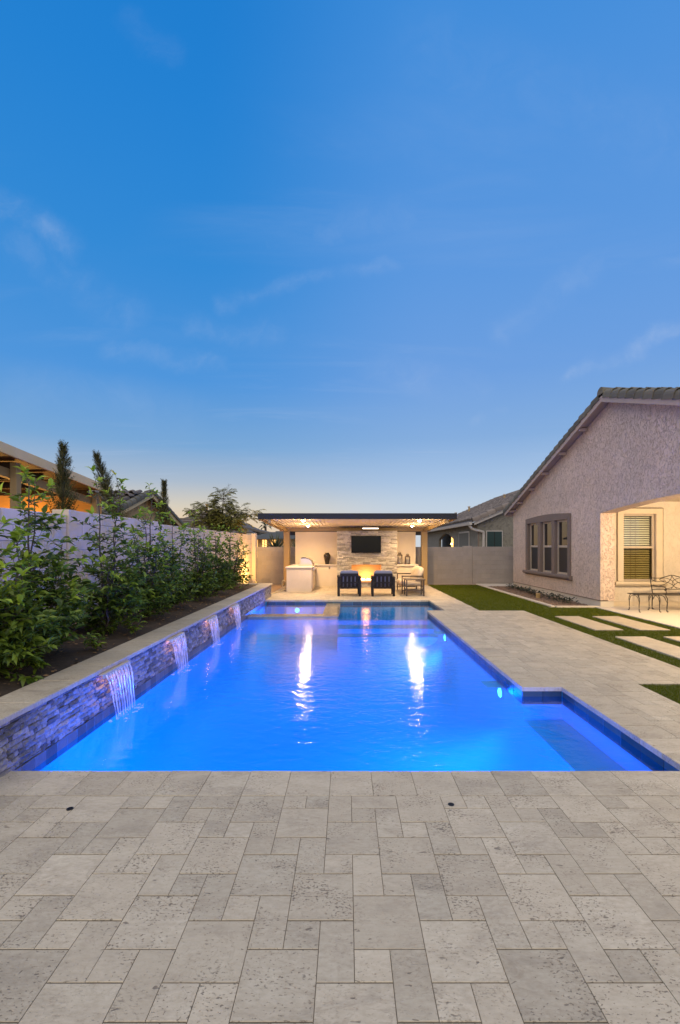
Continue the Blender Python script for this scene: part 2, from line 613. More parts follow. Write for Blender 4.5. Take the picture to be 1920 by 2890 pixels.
M['iron'] = plain('wrought_iron', (0.016, 0.012, 0.010), 0.45, bump=0.2)
M['bronze'] = plain('bronze_metal', (0.055, 0.035, 0.024), 0.45)
M['black_frame'] = plain('black_frame', (0.010, 0.008, 0.008), 0.55, spec=0.25)
M['navy_cushion'] = plain('navy_cushion', (0.19, 0.20, 0.26), 0.9, bump=0.5, bscale=14, nvar=0.2)
M['beige_cushion'] = plain('beige_cushion', (0.50, 0.42, 0.32), 0.9, bump=0.4, bscale=10, nvar=0.1)
M['steel'] = plain('brushed_steel', (0.62, 0.57, 0.50), 0.42, metal=1.0, nvar=0.04)
M['kitchen'] = stucco('kitchen_stucco', (0.56, 0.48, 0.40), 9.0, 0.35, 0.012, 0.06)
M['panel'] = plain('wall_plaster', (0.60, 0.52, 0.41), 0.85, bump=0.12, bscale=60, nvar=0.05)
M['counter'] = plain('counter_stone', (0.60, 0.52, 0.44), 0.4, nvar=0.12, nscale=14)
M['post'] = plain('post_paint', (0.36, 0.24, 0.10), 0.45, nvar=0.05)
M['pan'] = plain('roof_pan', (0.78, 0.68, 0.52), 0.85, nvar=0.05)
M['dark_fascia'] = plain('dark_fascia', (0.014, 0.016, 0.022), 0.5, nvar=0.05, spec=0.25)
M['tv'] = plain('tv_screen', (0.003, 0.004, 0.007), 0.12, nvar=0, spec=0.12)
M['vase'] = plain('glazed_vase', (0.018, 0.013, 0.011), 0.15)
M['lamp_white'] = glow('downlight_lens', (1.0, 0.80, 0.50), 160)
M['heater'] = glow('heater_bar', (1.0, 0.86, 0.66), 4.0)
M['flame'] = glow('flame', (1.0, 0.62, 0.24), 8)
M['firebox'] = plain('firebox_lining', (0.62, 0.45, 0.26), 0.8, nvar=0.1)
M['hearth'] = plain('hearth_stone', (0.36, 0.22, 0.15), 0.6)
M['pool_lens'] = glow('pool_light_lens', (0.45, 0.68, 1.0), 6)
M['bark'] = plain('bark', (0.075, 0.055, 0.04), 0.9, bump=0.6, bscale=30)
M['leaf'] = leafmat('citrus_leaf', (0.026, 0.055, 0.006), (0.145, 0.205, 0.020), 0.42, 0.25)
M['young'] = leafmat('young_leaf', (0.18, 0.30, 0.02), (0.34, 0.44, 0.04), 0.45, 0.4)
M['cypress'] = leafmat('cypress_spray', (0.040, 0.050, 0.018), (0.105, 0.100, 0.036), 0.6, 0.15)
M['ash'] = leafmat('pinnate_leaflet', (0.090, 0.095, 0.016), (0.200, 0.185, 0.035), 0.5, 0.3)
M['sword'] = leafmat('sword_leaf', (0.028, 0.042, 0.022), (0.075, 0.095, 0.045), 0.45, 0.15)
M['dark_plant'] = leafmat('dark_leaf', (0.010, 0.020, 0.012), (0.022, 0.036, 0.018), 0.35, 0.1)
M['orange_wall'] = plain('ochre_wall', (0.50, 0.27, 0.08), 0.85, nvar=0.08)
M['tan_beam'] = plain('tan_beam', (0.30, 0.22, 0.12), 0.7, nvar=0.1)
M['tan_paint'] = plain('tan_timber', (0.62, 0.48, 0.27), 0.7, nvar=0.1)
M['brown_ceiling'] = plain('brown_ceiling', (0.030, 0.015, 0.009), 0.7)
M['tan_stucco'] = stucco('tan_stucco', (0.55, 0.38, 0.19), 3.2, 0.6, 0.03, 0.4)
M['grey_stucco'] = stucco('grey_stucco', (0.21, 0.195, 0.16), 3.2, 0.6, 0.03, 0.4)
M['grey_wall'] = plain('pale_grey_wall', (0.36, 0.38, 0.40), 0.85)
M['gutter'] = plain('gutter_paint', (0.40, 0.37, 0.34), 0.5)
M['teal_pane'] = plain('teal_pane', (0.022, 0.045, 0.045), 0.3, nvar=0.1)
M['shade_cloth'] = plain('window_shade', (0.13, 0.125, 0.105), 0.8)
M['hose'] = plain('hose_rubber', (0.55, 0.44, 0.26), 0.5)
M['dark_metal'] = plain('dark_metal', (0.02, 0.02, 0.02), 0.4, metal=0.3)
M['warm_window'] = glow('lit_window', (1.0, 0.55, 0.16), 2.2)
M['sconce'] = glow('sconce_glass', (1.0, 0.62, 0.20), 12)
M['water'] = water_surface('pool_water', 0.0095, 5.5, (0.10, 0.64, 1.0))
M['spa_water'] = water_surface('spa_water', 0.006, 6, (0.10, 0.64, 1.0))
M['candle'] = plain('candle_wax', (0.7, 0.62, 0.48), 0.5)

# falling water
m, nt, b = newmat('falling_water')
lw = nt.n('BsdfTranslucent', ins={0: (0.95, 0.90, 0.88)})
df = nt.n('BsdfDiffuse', ins={0: (0.90, 0.86, 0.84)})
gl = nt.n('BsdfGlossy', ins={0: (1, 1, 1), 'Roughness': 0.15})
tr = nt.n('BsdfTransparent')
a = nt.n('MixShader', ins={0: 0.5, 1: lw.outputs[0], 2: df.outputs[0]})
a = nt.n('MixShader', ins={0: 0.25, 1: a.outputs[0], 2: gl.outputs[0]})
tc_ = nt.n('NewGeometry').outputs['Position']
stn = nt.n('Mapping', ins={0: tc_, 3: (1, 40, 2.0)}).outputs[0]
k = nt.step(nt.noise(stn, 1.0, 3), 0.35, 0.7, 0.1, 0.72)
a = nt.n('MixShader', ins={0: k, 1: tr.outputs[0], 2: a.outputs[0]})
nt.set(m.node_tree.nodes['Material Output'].inputs[0], a.outputs[0])
M['fall'] = m

# ================================================================== SETTING
def subtract(r, holes):
    out = [r]
    for (a0, a1, b0, b1) in holes:
        nxt = []
        for (x0, x1, y0, y1) in out:
            if a1 <= x0 + 1e-6 or a0 >= x1 - 1e-6 or b1 <= y0 + 1e-6 or b0 >= y1 - 1e-6:
                nxt.append((x0, x1, y0, y1))
                continue
            if b0 > y0 + 1e-6:
                nxt.append((x0, x1, y0, b0))
            if b1 < y1 - 1e-6:
                nxt.append((x0, x1, b1, y1))
            m0, m1 = max(y0, b0), min(y1, b1)
            if a0 > x0 + 1e-6:
                nxt.append((x0, a0, m0, m1))
            if a1 < x1 - 1e-6:
                nxt.append((a1, x1, m0, m1))
        out = nxt
    return out


def seen_size(x, y, z, w, d):
    """rough picture size (photo pixels) of a piece w wide, d deep or high; 0 out of frame"""
    if y < 1.2:
        return 0
    px, py = 800 + 1070 * x / y, 1258 - 1070 * (z - 1.7) / y
    if px < -40 or px > 1610 or py > 2400 or py < 0:
        return 0
    return (w * d) * 1e6 / (y * y)


PX0, PX1 = -2.55, 2.13
POOL = [(-2.55, 2.61, 3.485, 5.61), (-2.55, 2.13, 5.61, 12.2), (-2.55, 2.6, 12.2, 14.55)]
ZW = -0.115
g = MB()
for r in subtract((-250, 250, -60, 500), POOL + [(2.6, 2.62, 3.4, 5.7)]):
    g.quad((r[0], r[2], -0.03), (r[1], r[2], -0.03), (r[1], r[3], -0.03), (r[0], r[3], -0.03))
structure(g.build('ground', M['dirt']))

LAWNS = [(4.64, 6.87, 6.2, 12.2), (3.5, 5.70, 12.2, 20.35), (5.70, 6.98, 12.2, 12.90), (3.58, 9.0, 0.2, 5.72), (6.87, 6.98, 12.2, 12.2)]
DECK_HOLES = POOL + LAWNS + [(-9, -2.56, 1.2, 15.75), (-9, -2.68, 14.5, 30), (6.87, 20, 6.2, 20.4), (5.7, 20, 12.2, 21), (4.64, 20, 6.2, 20.4)]
pb = MB()
for r in subtract((-5.2, 9.0, 0.2, 20.3), DECK_HOLES):
    pb.quad((r[0], r[2], -0.0035), (r[1], r[2], -0.0035), (r[1], r[3], -0.0035), (r[0], r[3], -0.0035))
patio = structure(pb.build('patio', M['joint']))

# ---- pool shell
sh = MB()


def vq(x0, y0, x1, y1, z0, z1):
    sh.quad((x0, y0, z0), (x1, y1, z0), (x1, y1, z1), (x0, y0, z1))


def fq(x0, x1, y0, y1, z):
    sh.quad((x0, y0, z), (x1, y0, z), (x1, y1, z), (x0, y1, z))


ZD = -1.1
vq(-2.55, 3.485, 2.61, 3.485, ZD, -0.04)
vq(2.61, 3.485, 2.61, 5.61, -0.40, -0.04)
fq(2.13, 2.61, 3.485, 5.61, -0.40)
vq(2.13, 3.485, 2.13, 5.61, ZD, -0.40)
vq(2.61, 5.61, 2.13, 5.61, -0.40, -0.04)
vq(2.13, 5.61, 2.13, 12.2, -0.75, -0.04)
vq(2.13, 12.2, 2.6, 12.2, -0.3, -0.04)
vq(2.6, 12.2, 2.6, 14.55, -0.3, -0.04)
vq(2.6, 14.55, -2.55, 14.55, -1.0, -0.04)
vq(-2.55, 14.55, -2.55, 3.485, -0.75, -0.165)
fq(-0.22, 2.6, 11.99, 14.55, -0.22)
fq(-2.55, -0.62, 12.25, 14.55, -0.55)
shell = structure(sh.build('pool_shell', M['plaster']))
bs = MB()
nx, ny = 48, 60
for j in range(ny + 1):
    for i in range(nx + 1):
        a, b = -1 + 2 * i / nx, -1 + 2 * j / ny
        a, b = math.sin(a * math.pi / 2), math.sin(b * math.pi / 2)
        bs.v.append((-0.21 + 2.34 * a, 7.79 + 4.305 * b, -0.45 - 0.95 * (1 - abs(a) ** 5) ** 0.5 * (1 - abs(b) ** 14) ** 0.5 * (1 - 0.8 * max(0, min(1, (b - 0.0) / 0.8)) ** 1.5)))
for j in range(ny):
    for i in range(nx):
        k = j * (nx + 1) + i
        bs.f.append((k, k + 1, k + nx + 2, k + nx + 1))
bs.build('basin_floor', M['plaster'], shell, smooth=True)
for k, (y, z) in enumerate(((11.95, -0.22), (11.35, -0.33), (10.85, -0.44))):
    st = MB().box(-0.22, 2.129, y, (11.95, 11.95, 11.35)[k] + (0.05 if k == 0 else 0), ZD, z)
    st.build('pool_step', M['plaster'], shell)
MB().box(-2.549, -0.22, 11.9, 12.25, ZD, -0.19).build('spa_dam', M['plaster'], shell)
MB().box(-0.62, -0.22, 12.25, 14.549, ZD, -0.19).build('spa_side_wall', M['plaster'], shell)
for k in range(6):
    a, b = -2.545 + k * 0.3875, -2.545 + (k + 1) * 0.3875
    MB().slab(a + 0.002, b - 0.002, 11.88, 12.27, -0.189, -0.098 - 0.001 * (k % 2), 0.006).build('spa_cap_stone', M['trav_wet'], shell)
for k in range(6):
    a, b = 12.272 + k * 0.379, 12.272 + (k + 1) * 0.379
    MB().slab(-0.64, -0.20, a + 0.002, b - 0.002, -0.189, -0.098 - 0.001 * (k % 2), 0.006).build('spa_cap_stone', M['trav_wet'], shell)

tileX = MB().rbox(-0.148, 0.148, 0, 0.018, -0.21, -0.037, 0.003).mesh('tile_along', M['pool_tile'])
tileY = MB().rbox(0, 0.018, -0.148, 0.148, -0.21, -0.037, 0.003).mesh('tile_across', M['pool_tile'])


def tile_run(axis, fixed, a, b, inward):
    n = max(1, round((b - a) / 0.3))
    s = (b - a) / n
    for i in range(n):
        c = a + (i + .5) * s
        if axis == 'x':
            piece('tile', tileX, shell, (c, fixed if inward > 0 else fixed - 0.018, 0), (s / 0.3, 1, 1))
        else:
            piece('tile', tileY, shell, (fixed if inward > 0 else fixed - 0.018, c, 0), (1, s / 0.3, 1))


tile_run('y', 2.61, 3.50, 5.59, -1)
tile_run('x', 5.61, 2.13, 2.59, -1)
tile_run('y', 2.13, 5.59, 12.18, -1)
tile_run('y', 2.60, 12.2, 14.53, -1)
tile_run('x', 14.55, -2.52, 2.58, -1)

wq = MB()
for r in [(-2.549, 2.609, 3.486, 5.61), (-2.549, 2.129, 5.61, 11.89), (-0.21, 2.129, 11.89, 12.2), (-0.21, 2.599, 12.2, 14.549)]:
    wq.quad((r[0], r[2], ZW), (r[1], r[2], ZW), (r[1], r[3], ZW), (r[0], r[3], ZW))
structure(wq.build('pool_water', M['water']))
sq = MB().quad((-2.549, 12.26, -0.105), (-0.63, 12.26, -0.105), (-0.63, 14.549, -0.105), (-2.549, 14.549, -0.105))
structure(sq.build('spa_water', M['spa_water']))

# ---- pavers: the photographed pattern (2x2, 1x1 and 1x2 modules on a skewed lattice)
pieces = []
MOD, CX, RY = 0.1502, 0.03, 3.159
COPE = [(-3, 2.936, 3.159, 5.936), (-3, 2.456, 5.936, 11.874), (-3, 2.926, 11.874, 14.876)]


def gy(r):
    return RY - MOD * r


for r in range(-116, 20):
    for c in range(-36, 62):
        if (c + 6 - 2 * (r - 3)) % 7:
            continue
        for (dc, dr, wc, hr) in ((0, 0, 2, 2), (3, 0, 1, 1), (4, 0, 1, 2)):
            x0 = CX + (c + dc) * MOD
            y1 = gy(r + dr)
            rc = (max(x0, -5.2), min(x0 + wc * MOD, 9.0), max(y1 - hr * MOD, 0.2), min(y1, 20.3))
            if rc[1] - rc[0] < 0.03 or rc[3] - rc[2] < 0.03:
                continue
            for q in subtract(rc, COPE + DECK_HOLES):
                if q[1] - q[0] > 0.025 and q[3] - q[2] > 0.025:
                    pieces.append((q, 0))


def cope(axis, a, b, lo, hi, first=None):
    n = max(1, round((b - a) / (2 * MOD)))
    cuts = [a + (b - a) * i / n for i in range(n + 1)]
    if first is not None:
        cuts = [a] + [v for v in (first + 2 * MOD * i for i in range(-30, 40)) if a + 0.05 < v < b - 0.05] + [b]
    for u, v in zip(cuts, cuts[1:]):
        pieces.append((((u, v, lo, hi) if axis == 'x' else (lo, hi, u, v)), 1))


cope('x', -2.555, 2.936, 3.159, 3.510, CX + MOD)
cope('y', 3.510, 5.585, 2.585, 2.936)
cope('x', 2.105, 2.936, 5.585, 5.936)
cope('y', 5.936, 11.874, 2.105, 2.456)
cope('x', 2.105, 2.926, 11.874, 12.225)
cope('y', 12.225, 14.525, 2.575, 2.926)
cope('x', -2.55, 2.926, 14.525, 14.876)
pieces.sort(key=lambda p: -seen_size((p[0][0] + p[0][1]) / 2, (p[0][2] + p[0][3]) / 2, 0, p[0][1] - p[0][0], (p[0][3] - p[0][2]) / max((p[0][2] + p[0][3]) / 2, .5)))
cache = {}
rest = MB()
for i, (q, kind) in enumerate(pieces):
    x0, x1, y0, y1 = q
    gp = 0.0019
    dz = R.uniform(-0.0010, 0.0012)
    zb = -0.05 if kind else -0.03
    if i < 300:
        key = (round(x1 - x0, 3), round(y1 - y0, 3), kind)
        if key not in cache:
            hw, hd = (x1 - x0) / 2 - 0.0013, (y1 - y0) / 2 - 0.0030
            cache[key] = MB().slab(-hw, hw, -hd, hd, zb, 0, 0.0016).mesh('paver', M['trav'])
        piece('coping_stone' if kind else 'paver', cache[key], patio, ((x0 + x1) / 2, (y0 + y1) / 2, dz))
    else:
        rest.slab(x0 + 0.0014, x1 - 0.0014, y0 + 0.003, y1 - 0.003, zb, dz, 0.0016)
stuff(rest.build('far_pavers', M['trav'], patio))

# ---- lawn, grass, stepping stones, porch slab, beds
lb = MB()
for r in LAWNS[:4]:
    lb.quad((r[0], r[2], -0.018), (r[1], r[2], -0.018), (r[1], r[3], -0.018), (r[0], r[3], -0.018))
structure(lb.build('lawn', M['turf']))
SLABS = [(5.0, 5.57, 9.35, 11.16), (5.90, 6.51, 9.35, 11.16), (5.0, 5.57, 6.85, 8.66), (5.90, 6.51, 6.85, 8.66)]
rng = np.random.default_rng(5)


def blades(rects, holes, dens, h, wd):
    V = []
    for r in rects:
        for q in subtract(r, holes):
            n = int((q[1] - q[0]) * (q[3] - q[2]) * dens)
            if n < 1:
                continue
            x = rng.uniform(q[0], q[1], n)
            y = rng.uniform(q[2], q[3], n)
            a = rng.uniform(0, 6.283, n)
            l = rng.uniform(0, 6.283, n)
            t = rng.uniform(0.2, 0.75, n) * h
            hh = rng.uniform(0.55, 1.0, n) * h
            b0 = np.stack([x - np.cos(a) * wd, y - np.sin(a) * wd, np.full(n, -0.018)], 1)
            b1 = np.stack([x + np.cos(a) * wd, y + np.sin(a) * wd, np.full(n, -0.018)], 1)
            tp = np.stack([x + np.cos(l) * t, y + np.sin(l) * t, -0.018 + hh], 1)
            V.append(np.stack([b0, b1, tp], 1).reshape(-1, 3))
    return np.concatenate(V)


V = np.concatenate([blades([(3.585, 5.4, 3.4, 5.715)], [], 9000, 0.034, 0.0022),
                    blades([LAWNS[0]], SLABS, 5200, 0.034, 0.003),
                    blades([(3.505, 5.70, 12.2, 20.3), LAWNS[2]], [], 2600, 0.036, 0.0045)])
me = bpy.data.meshes.new('grass')
n3 = len(V)
me.vertices.add(n3)
me.vertices.foreach_set('co', V.astype(np.float32).ravel())
me.loops.add(n3)
me.loops.foreach_set('vertex_index', np.arange(n3, dtype=np.int32))
me.polygons.add(n3 // 3)
me.polygons.foreach_set('loop_start', np.arange(0, n3, 3, dtype=np.int32))
me.update(calc_edges=True)
me.materials.append(M['blade'])
go = bpy.data.objects.new('grass', me)
COL.objects.link(go)
stuff(go)
go['label'] = 'short green turf covering the lawn strips beside the deck'

for (r, lab) in zip(SLABS, ('pale stepping slab nearer the pool deck in the farther row on the lawn', 'pale stepping slab nearer the porch in the farther row on the lawn',
                            'pale stepping slab nearer the pool deck in the closer row on the lawn', 'pale stepping slab nearest the right picture edge in the closer row on the lawn')):
    o = MB().slab(-(r[1] - r[0]) / 2, (r[1] - r[0]) / 2, -(r[3] - r[2]) / 2, (r[3] - r[2]) / 2, -0.04, 0.012, 0.006).build('stepping_stone', M['stone_slab'])
    o.location = ((r[0] + r[1]) / 2, (r[2] + r[3]) / 2, 0)
    tag(o, lab, 'stepping stone', 'pale stepping slabs set in the lawn')

structure(MB().slab(6.87, 14, 2.0, 13.2, -0.04, 0.014, 0.008).build('porch_floor', M['concrete']))
structure(MB().slab(5.8, 12, 19.75, 20.88, -0.04, 0.0, 0.008).build('side_path', M['concrete']))

# edging kerb round the bed by the house
ek = thing('bed_edging', (5.74, 16.6, 0), 'pale concrete edging strip curving between lawn and gravel bed', 'garden edging')
for k in range(8):
    a = 12.92 + k * 0.935
    MB().slab(5.68, 5.80, a + 0.003, a + 0.932, -0.05, 0.032, 0.008).build('edging_block', M['concrete'], ek)
for k in range(2):
    MB().slab(5.803 + k * 0.6, 5.80 + (k + 1) * 0.6 - 0.002, 12.84, 12.96, -0.05, 0.032, 0.008).build('edging_block', M['concrete'], ek)
gv = MB()
for i in range(5200):
    x, y = R.uniform(5.82, 7.0), R.uniform(12.98, 19.7)
    s = R.uniform(0.008, 0.022)
    z = -0.02
    a = R.uniform(0, 6)
    p = [(x + s * math.cos(a + t) * R.uniform(.7, 1.2), y + s * math.sin(a + t) * R.uniform(.7, 1.2), z) for t in (0, 1.6, 3.1, 4.7)]
    tp = (x, y, z + s * R.uniform(0.8, 1.5))
    gv.add(p + [tp], [(0, 1, 4), (1, 2, 4), (2, 3, 4), (3, 0, 4)])
stuff(gv.build('gravel', M['gravel']))['label'] = 'brown gravel filling the bed along the house wall'

# ---- raised planter soil
so_ = MB()
nx, ny = 9, 90
for j in range(ny + 1):
    for i in range(nx + 1):
        x = -4.22 + (4.22 - 2.86) * i / nx
        y = 1.4 + (15.5 - 1.4) * j / ny
        so_.v.append((x, y, 0.375 + 0.13 * (1 - i / nx) + R.uniform(-0.014, 0.014)))
for j in range(ny):
    for i in range(nx):
        a = j * (nx + 1) + i
        so_.f.append((a, a + 1, a + nx + 2, a + nx + 1))
soil = structure(so_.build('planter_soil', M['soil'], smooth=True))
lit = MB()
for i in range(900):
    x, y = R.uniform(-4.1, -2.92), R.uniform(2.5, 15.3)
    z = 0.385 + 0.13 * ((-2.86 - x) / 1.36) + 0.008
    s = R.uniform(0.012, 0.035)
    a, t = R.uniform(0, 6.28), R.uniform(-0.4, 0.4)
    c_, s_ = math.cos(a) * s, math.sin(a) * s
    lit.add([(x - c_, y - s_, z), (x + s_ * .45, y - c_ * .45, z + t * s), (x + c_, y + s_, z + 0.006), (x - s_ * .45, y + c_ * .45, z - t * s * .3)], [(0, 1, 2, 3)])
lo = stuff(lit.build('fallen_leaves', plain('dry_leaf', (0.20, 0.115, 0.05), 0.8, var=0.5)))
lo['label'] = 'dry brown leaves scattered over the planter soil'

# ---- raised stone wall with waterfalls
def stone_variants(mat, n=7, seed=3):
    rr = random.Random(seed)
    out = []
    for k in range(n):
        mb = MB()
        gx, gz = 4, 3
        vs = []
        for j in range(gz):
            for i in range(gx):
                y = -0.5 + i / (gx - 1)
                z = -0.5 + j / (gz - 1)
                edge = (i in (0, gx - 1)) or (j in (0, gz - 1))
                x = (0.72 if edge else 1.0) + rr.uniform(-0.24, 0.2)
                vs.append((x, y + (0 if i in (0, gx - 1) else rr.uniform(-.09, .09)), z + (0 if j in (0, gz - 1) else rr.uniform(-.12, .12))))
        nb = len(vs)
        vs += [(0, -0.5, -0.5), (0, 0.5, -0.5), (0, 0.5, 0.5), (0, -0.5, 0.5)]
        fs = []
        for j in range(gz - 1):
            for i in range(gx - 1):
                a = j * gx + i
                fs.append((a, a + 1, a + gx + 1, a + gx))
        bot = list(range(gx))
        top = [(gz - 1) * gx + i for i in range(gx)]
        lef = [j * gx for j in range(gz)]
        rig = [j * gx + gx - 1 for j in range(gz)]
        fs += [tuple([nb, nb + 1] + bot[::-1]), tuple([nb + 2, nb + 3] + top), tuple([nb + 3, nb] + lef), tuple([nb + 1, nb + 2] + rig[::-1])]
        mb.add(vs, fs)
        out.append((mb, mb.mesh('stone', mat)))
    return out


def lay_stones(parent, variants, spots, rotz, nmax=300):
    """spots: (x, y, z, length, height, depth), x/y/z the middle of the back face; largest in view become parts"""
    spots.sort(key=lambda s: -seen_size(s[0], s[1], s[2], s[3], s[4]))
    ca, sa = math.cos(rotz), math.sin(rotz)
    rest = MB()
    for i, (x, y, z, l, h, d) in enumerate(spots):
        mb, me = variants[R.randrange(len(variants))]
        if i < nmax:
            piece('stone', me, parent, (x, y, z), (d, l, h), (0, 0, rotz))
        else:
            vs = []
            for (a, b_, c) in mb.v:
                a, b_, c = a * d, b_ * l, c * h
                vs.append((x + ca * a - sa * b_, y + sa * a + ca * b_, z + c))
            rest.add(vs, mb.f)
    if rest.v:
        stuff(rest.build('small_stones', me.materials[0], parent))


rw = thing('raised_wall', (-2.7, 9, 0), 'long low raised pool wall faced in split blue-grey stone with pale cap', 'wall')
MB().box(-2.86, -2.585, 1.3, 15.68, -0.3, 0.392).build('wall_core', M['mortar'], rw)
MB().box(-4.2, -2.862, 15.42, 15.68, -0.3, 0.392).build('end_wall', M['mortar'], rw)
sp = []
rows = 9
hz = (0.392 + 0.025) / rows
for k in range(rows):
    y = 2.6 + R.uniform(0, .2)
    while y < 15.6:
        l = R.choice((0.045, 0.06, 0.08, 0.10, 0.13, 0.17)) * R.uniform(.9, 1.1)
        l = min(l, 15.68 - y)
        if l > 0.03:
            sp.append((-2.586, y + l / 2, -0.025 + (k + .5) * hz, l - 0.003, hz - 0.003, R.uniform(0.028, 0.052)))
        y += l
for k in range(2):
    pass
lay_stones(rw, stone_variants(M['ledger']), sp, 0)
tl = MB().rbox(0, 0.036, -0.074, 0.074, -0.17, -0.027, 0.003).mesh('band_tile', M['band_tile'])
for i in range(74):
    piece('tile', tl, rw, (-2.585, 3.49 + 0.075 + i * 0.15, 0))
y = 1.3
while y < 15.6:
    l = min(0.61, 15.70 - y)
    MB().slab(-2.90, -2.515, y + 0.0015, y + l - 0.0015, 0.394, 0.437, 0.006).build('cap_stone', M['trav_cap'], rw)
    y += l
x = -4.2
while x < -2.92:
    l = min(0.61, -2.903 - x)
    MB().slab(x + 0.0015, x + l - 0.0015, 15.38, 15.70, 0.394, 0.437, 0.006).build('cap_stone', M['trav_cap'], rw)
    x += l

ORD = ('nearest the camera', 'second from the camera', 'third from the camera', 'farthest from the camera beside the spa')
for k in range(4):
    y0 = 4.72 + 1.757 * k
    wf = thing('waterfall', (-2.52, y0 + 0.28, ZW), 'glowing thin waterfall spilling from the raised wall, ' + ORD[k], 'waterfall', 'waterfalls along the raised pool wall')
    MB().box(-2.514, -2.469, y0 - 0.02, y0 + 0.58, 0.384, 0.392).build('spout', M['trav_cap'], wf)
    MB().box(-2.473, -2.469, y0 - 0.02, y0 + 0.58, 0.350, 0.3835).build('added_lamp_shield', M['trav_cap'], wf)  # plate added to keep the spout lamp out of the pool's reflection
    ns = 9
    for i in range(ns):
        t = (i + .5) / ns
        ya = y0 + 0.56 * t
        yb = y0 + 0.10 + 0.47 * t + R.uniform(-.01, .01)
        pts, rs = [], []
        for j in range(9):
            u = j / 8
            pts.append((-2.462 + 0.06 * math.sqrt(u) + R.uniform(-.002, .002), ya + (yb - ya) * u ** 0.8 + R.uniform(-.003, .003), 0.378 - (0.378 - ZW + 0.003) * u))
            rs.append((0.0095 if 0 < i < ns - 1 else 0.008) * (1.35 - 0.75 * u) * R.uniform(.85, 1.1))
        MB().tube(pts, rs, 5, 1.6).build('water_strand', M['fall'], wf, smooth=True)
    fo_ = MB()
    for i in range(46):
        a, b_ = R.uniform(-0.05, 0.14) ** 1.0, R.uniform(0.06, 0.60)
        s = R.uniform(0.006, 0.022)
        cx_, cy_ = -2.42 + a, y0 + b_
        ring = [(cx_ + s * math.cos(q) * R.uniform(.6, 1.2), cy_ + s * 1.6 * math.sin(q) * R.uniform(.6, 1.2), ZW + 0.002) for q in (0, 1.05, 2.1, 3.14, 4.2, 5.25)]
        fo_.add(ring + [(cx_, cy_, ZW + 0.002 + s * R.uniform(.2, .7))], [(0, 1, 6), (1, 2, 6), (2, 3, 6), (3, 4, 6), (4, 5, 6), (5, 0, 6)])
    stuff(fo_.build('splash', M['fall'], wf))
    sl_ = lamp('AREA', 'spout_light', (-2.492, y0 + 0.28, 0.376), 1.3, (1.0, 0.46, 0.24), 0.03)
    sl_.data.shape = 'RECTANGLE'
    sl_.data.size, sl_.data.size_y = 0.012, 0.52
    sl_.rotation_euler = (0, rad(-12), 0)

# ---- block walls
def block_wall(root, secs, rows_top, axis, fixed, face, nmax=300, bm_=None):
    bm_ = bm_ or M['block']
    """secs: (a, b, top). face = +1 / -1: the side the blocks show on"""
    L_, H_ = 0.4064, 0.2032
    spots = []
    core = MB()
    for (a, b, top) in secs:
        for k in range(rows_top):
            z1 = top - k * H_
            z0 = max(z1 - H_, -0.05)
            if z1 < 0.02:
                break
            u = a - (L_ / 2 if k % 2 else 0)
            while u < b - 0.01:
                u0, u1 = max(u, a), min(u + L_, b)
                if u1 - u0 > 0.02:
                    spots.append((u0, u1, z0, z1))
                u += L_
        if axis == 'y':
            core.box(fixed - 0.2, fixed - 0.006, a, b, -0.1, top - 0.004) if face > 0 else None
        else:
            core.box(a, b, fixed + 0.006, fixed + 0.2, -0.1, top - 0.004)
    core.build('mortar_core', M['block_joint'], root)

    def sz(s):
        c, zz = (s[0] + s[1]) / 2, (s[2] + s[3]) / 2
        return seen_size(*((fixed, c, zz) if axis == 'y' else (c, fixed, zz)), s[1] - s[0], s[3] - s[2])
    spots.sort(key=lambda s: -sz(s))
    rest = MB()
    cch = {}
    for i, (u0, u1, z0, z1) in enumerate(spots):
        w, h = u1 - u0 - 0.008, z1 - z0 - 0.008
        pr = R.uniform(-0.002, 0.002)
        if i < nmax:
            key = (round(w, 3), round(h, 3))
            if key not in cch:
                if axis == 'y':
                    cch[key] = MB().rbox(-0.19, 0, -w / 2, w / 2, -h / 2, h / 2, 0.005).mesh('block', bm_)
                else:
                    cch[key] = MB().rbox(-w / 2, w / 2, 0, 0.19, -h / 2, h / 2, 0.005).mesh('block', bm_)
            piece('block', cch[key], root, (fixed + pr, (u0 + u1) / 2, (z0 + z1) / 2) if axis == 'y' else ((u0 + u1) / 2, fixed + pr, (z0 + z1) / 2))
        else:
            if axis == 'y':
                rest.rbox(fixed - .19 + pr, fixed + pr, u0 + .004, u1 - .004, z0 + .004, z1 - .004, 0.005)
            else:
                rest.rbox(u0 + .004, u1 - .004, fixed + pr, fixed + .19 + pr, z0 + .004, z1 - .004, 0.005)
    if rest.v:
        stuff(rest.build('hidden_blocks', bm_, root))


lw_ = thing('block_wall', (-4.3, 12, 0), 'long pale concrete block wall behind the planted shrubs', 'wall')
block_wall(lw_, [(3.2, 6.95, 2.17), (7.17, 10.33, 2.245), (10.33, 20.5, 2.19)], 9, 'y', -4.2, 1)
MB().rbox(-4.42, -4.165, 6.955, 7.165, 0, 2.245, 0.006).build('pilaster', M['block'], lw_)
MB().rbox(-4.44, -4.04, 20.505, 20.89, 0, 2.25, 0.006).build('pilaster', M['block'], lw_)
bw_ = thing('block_wall', (3, 21, 0), 'grey concrete block wall closing the yard behind pavilion and lawn', 'wall')
block_wall(bw_, [(-4.04, 5.24, 1.655), (5.24, 5.64, 1.70), (5.65, 10.0, 1.665)], 9, 'x', 20.9, -1, 300, M['block_back'])

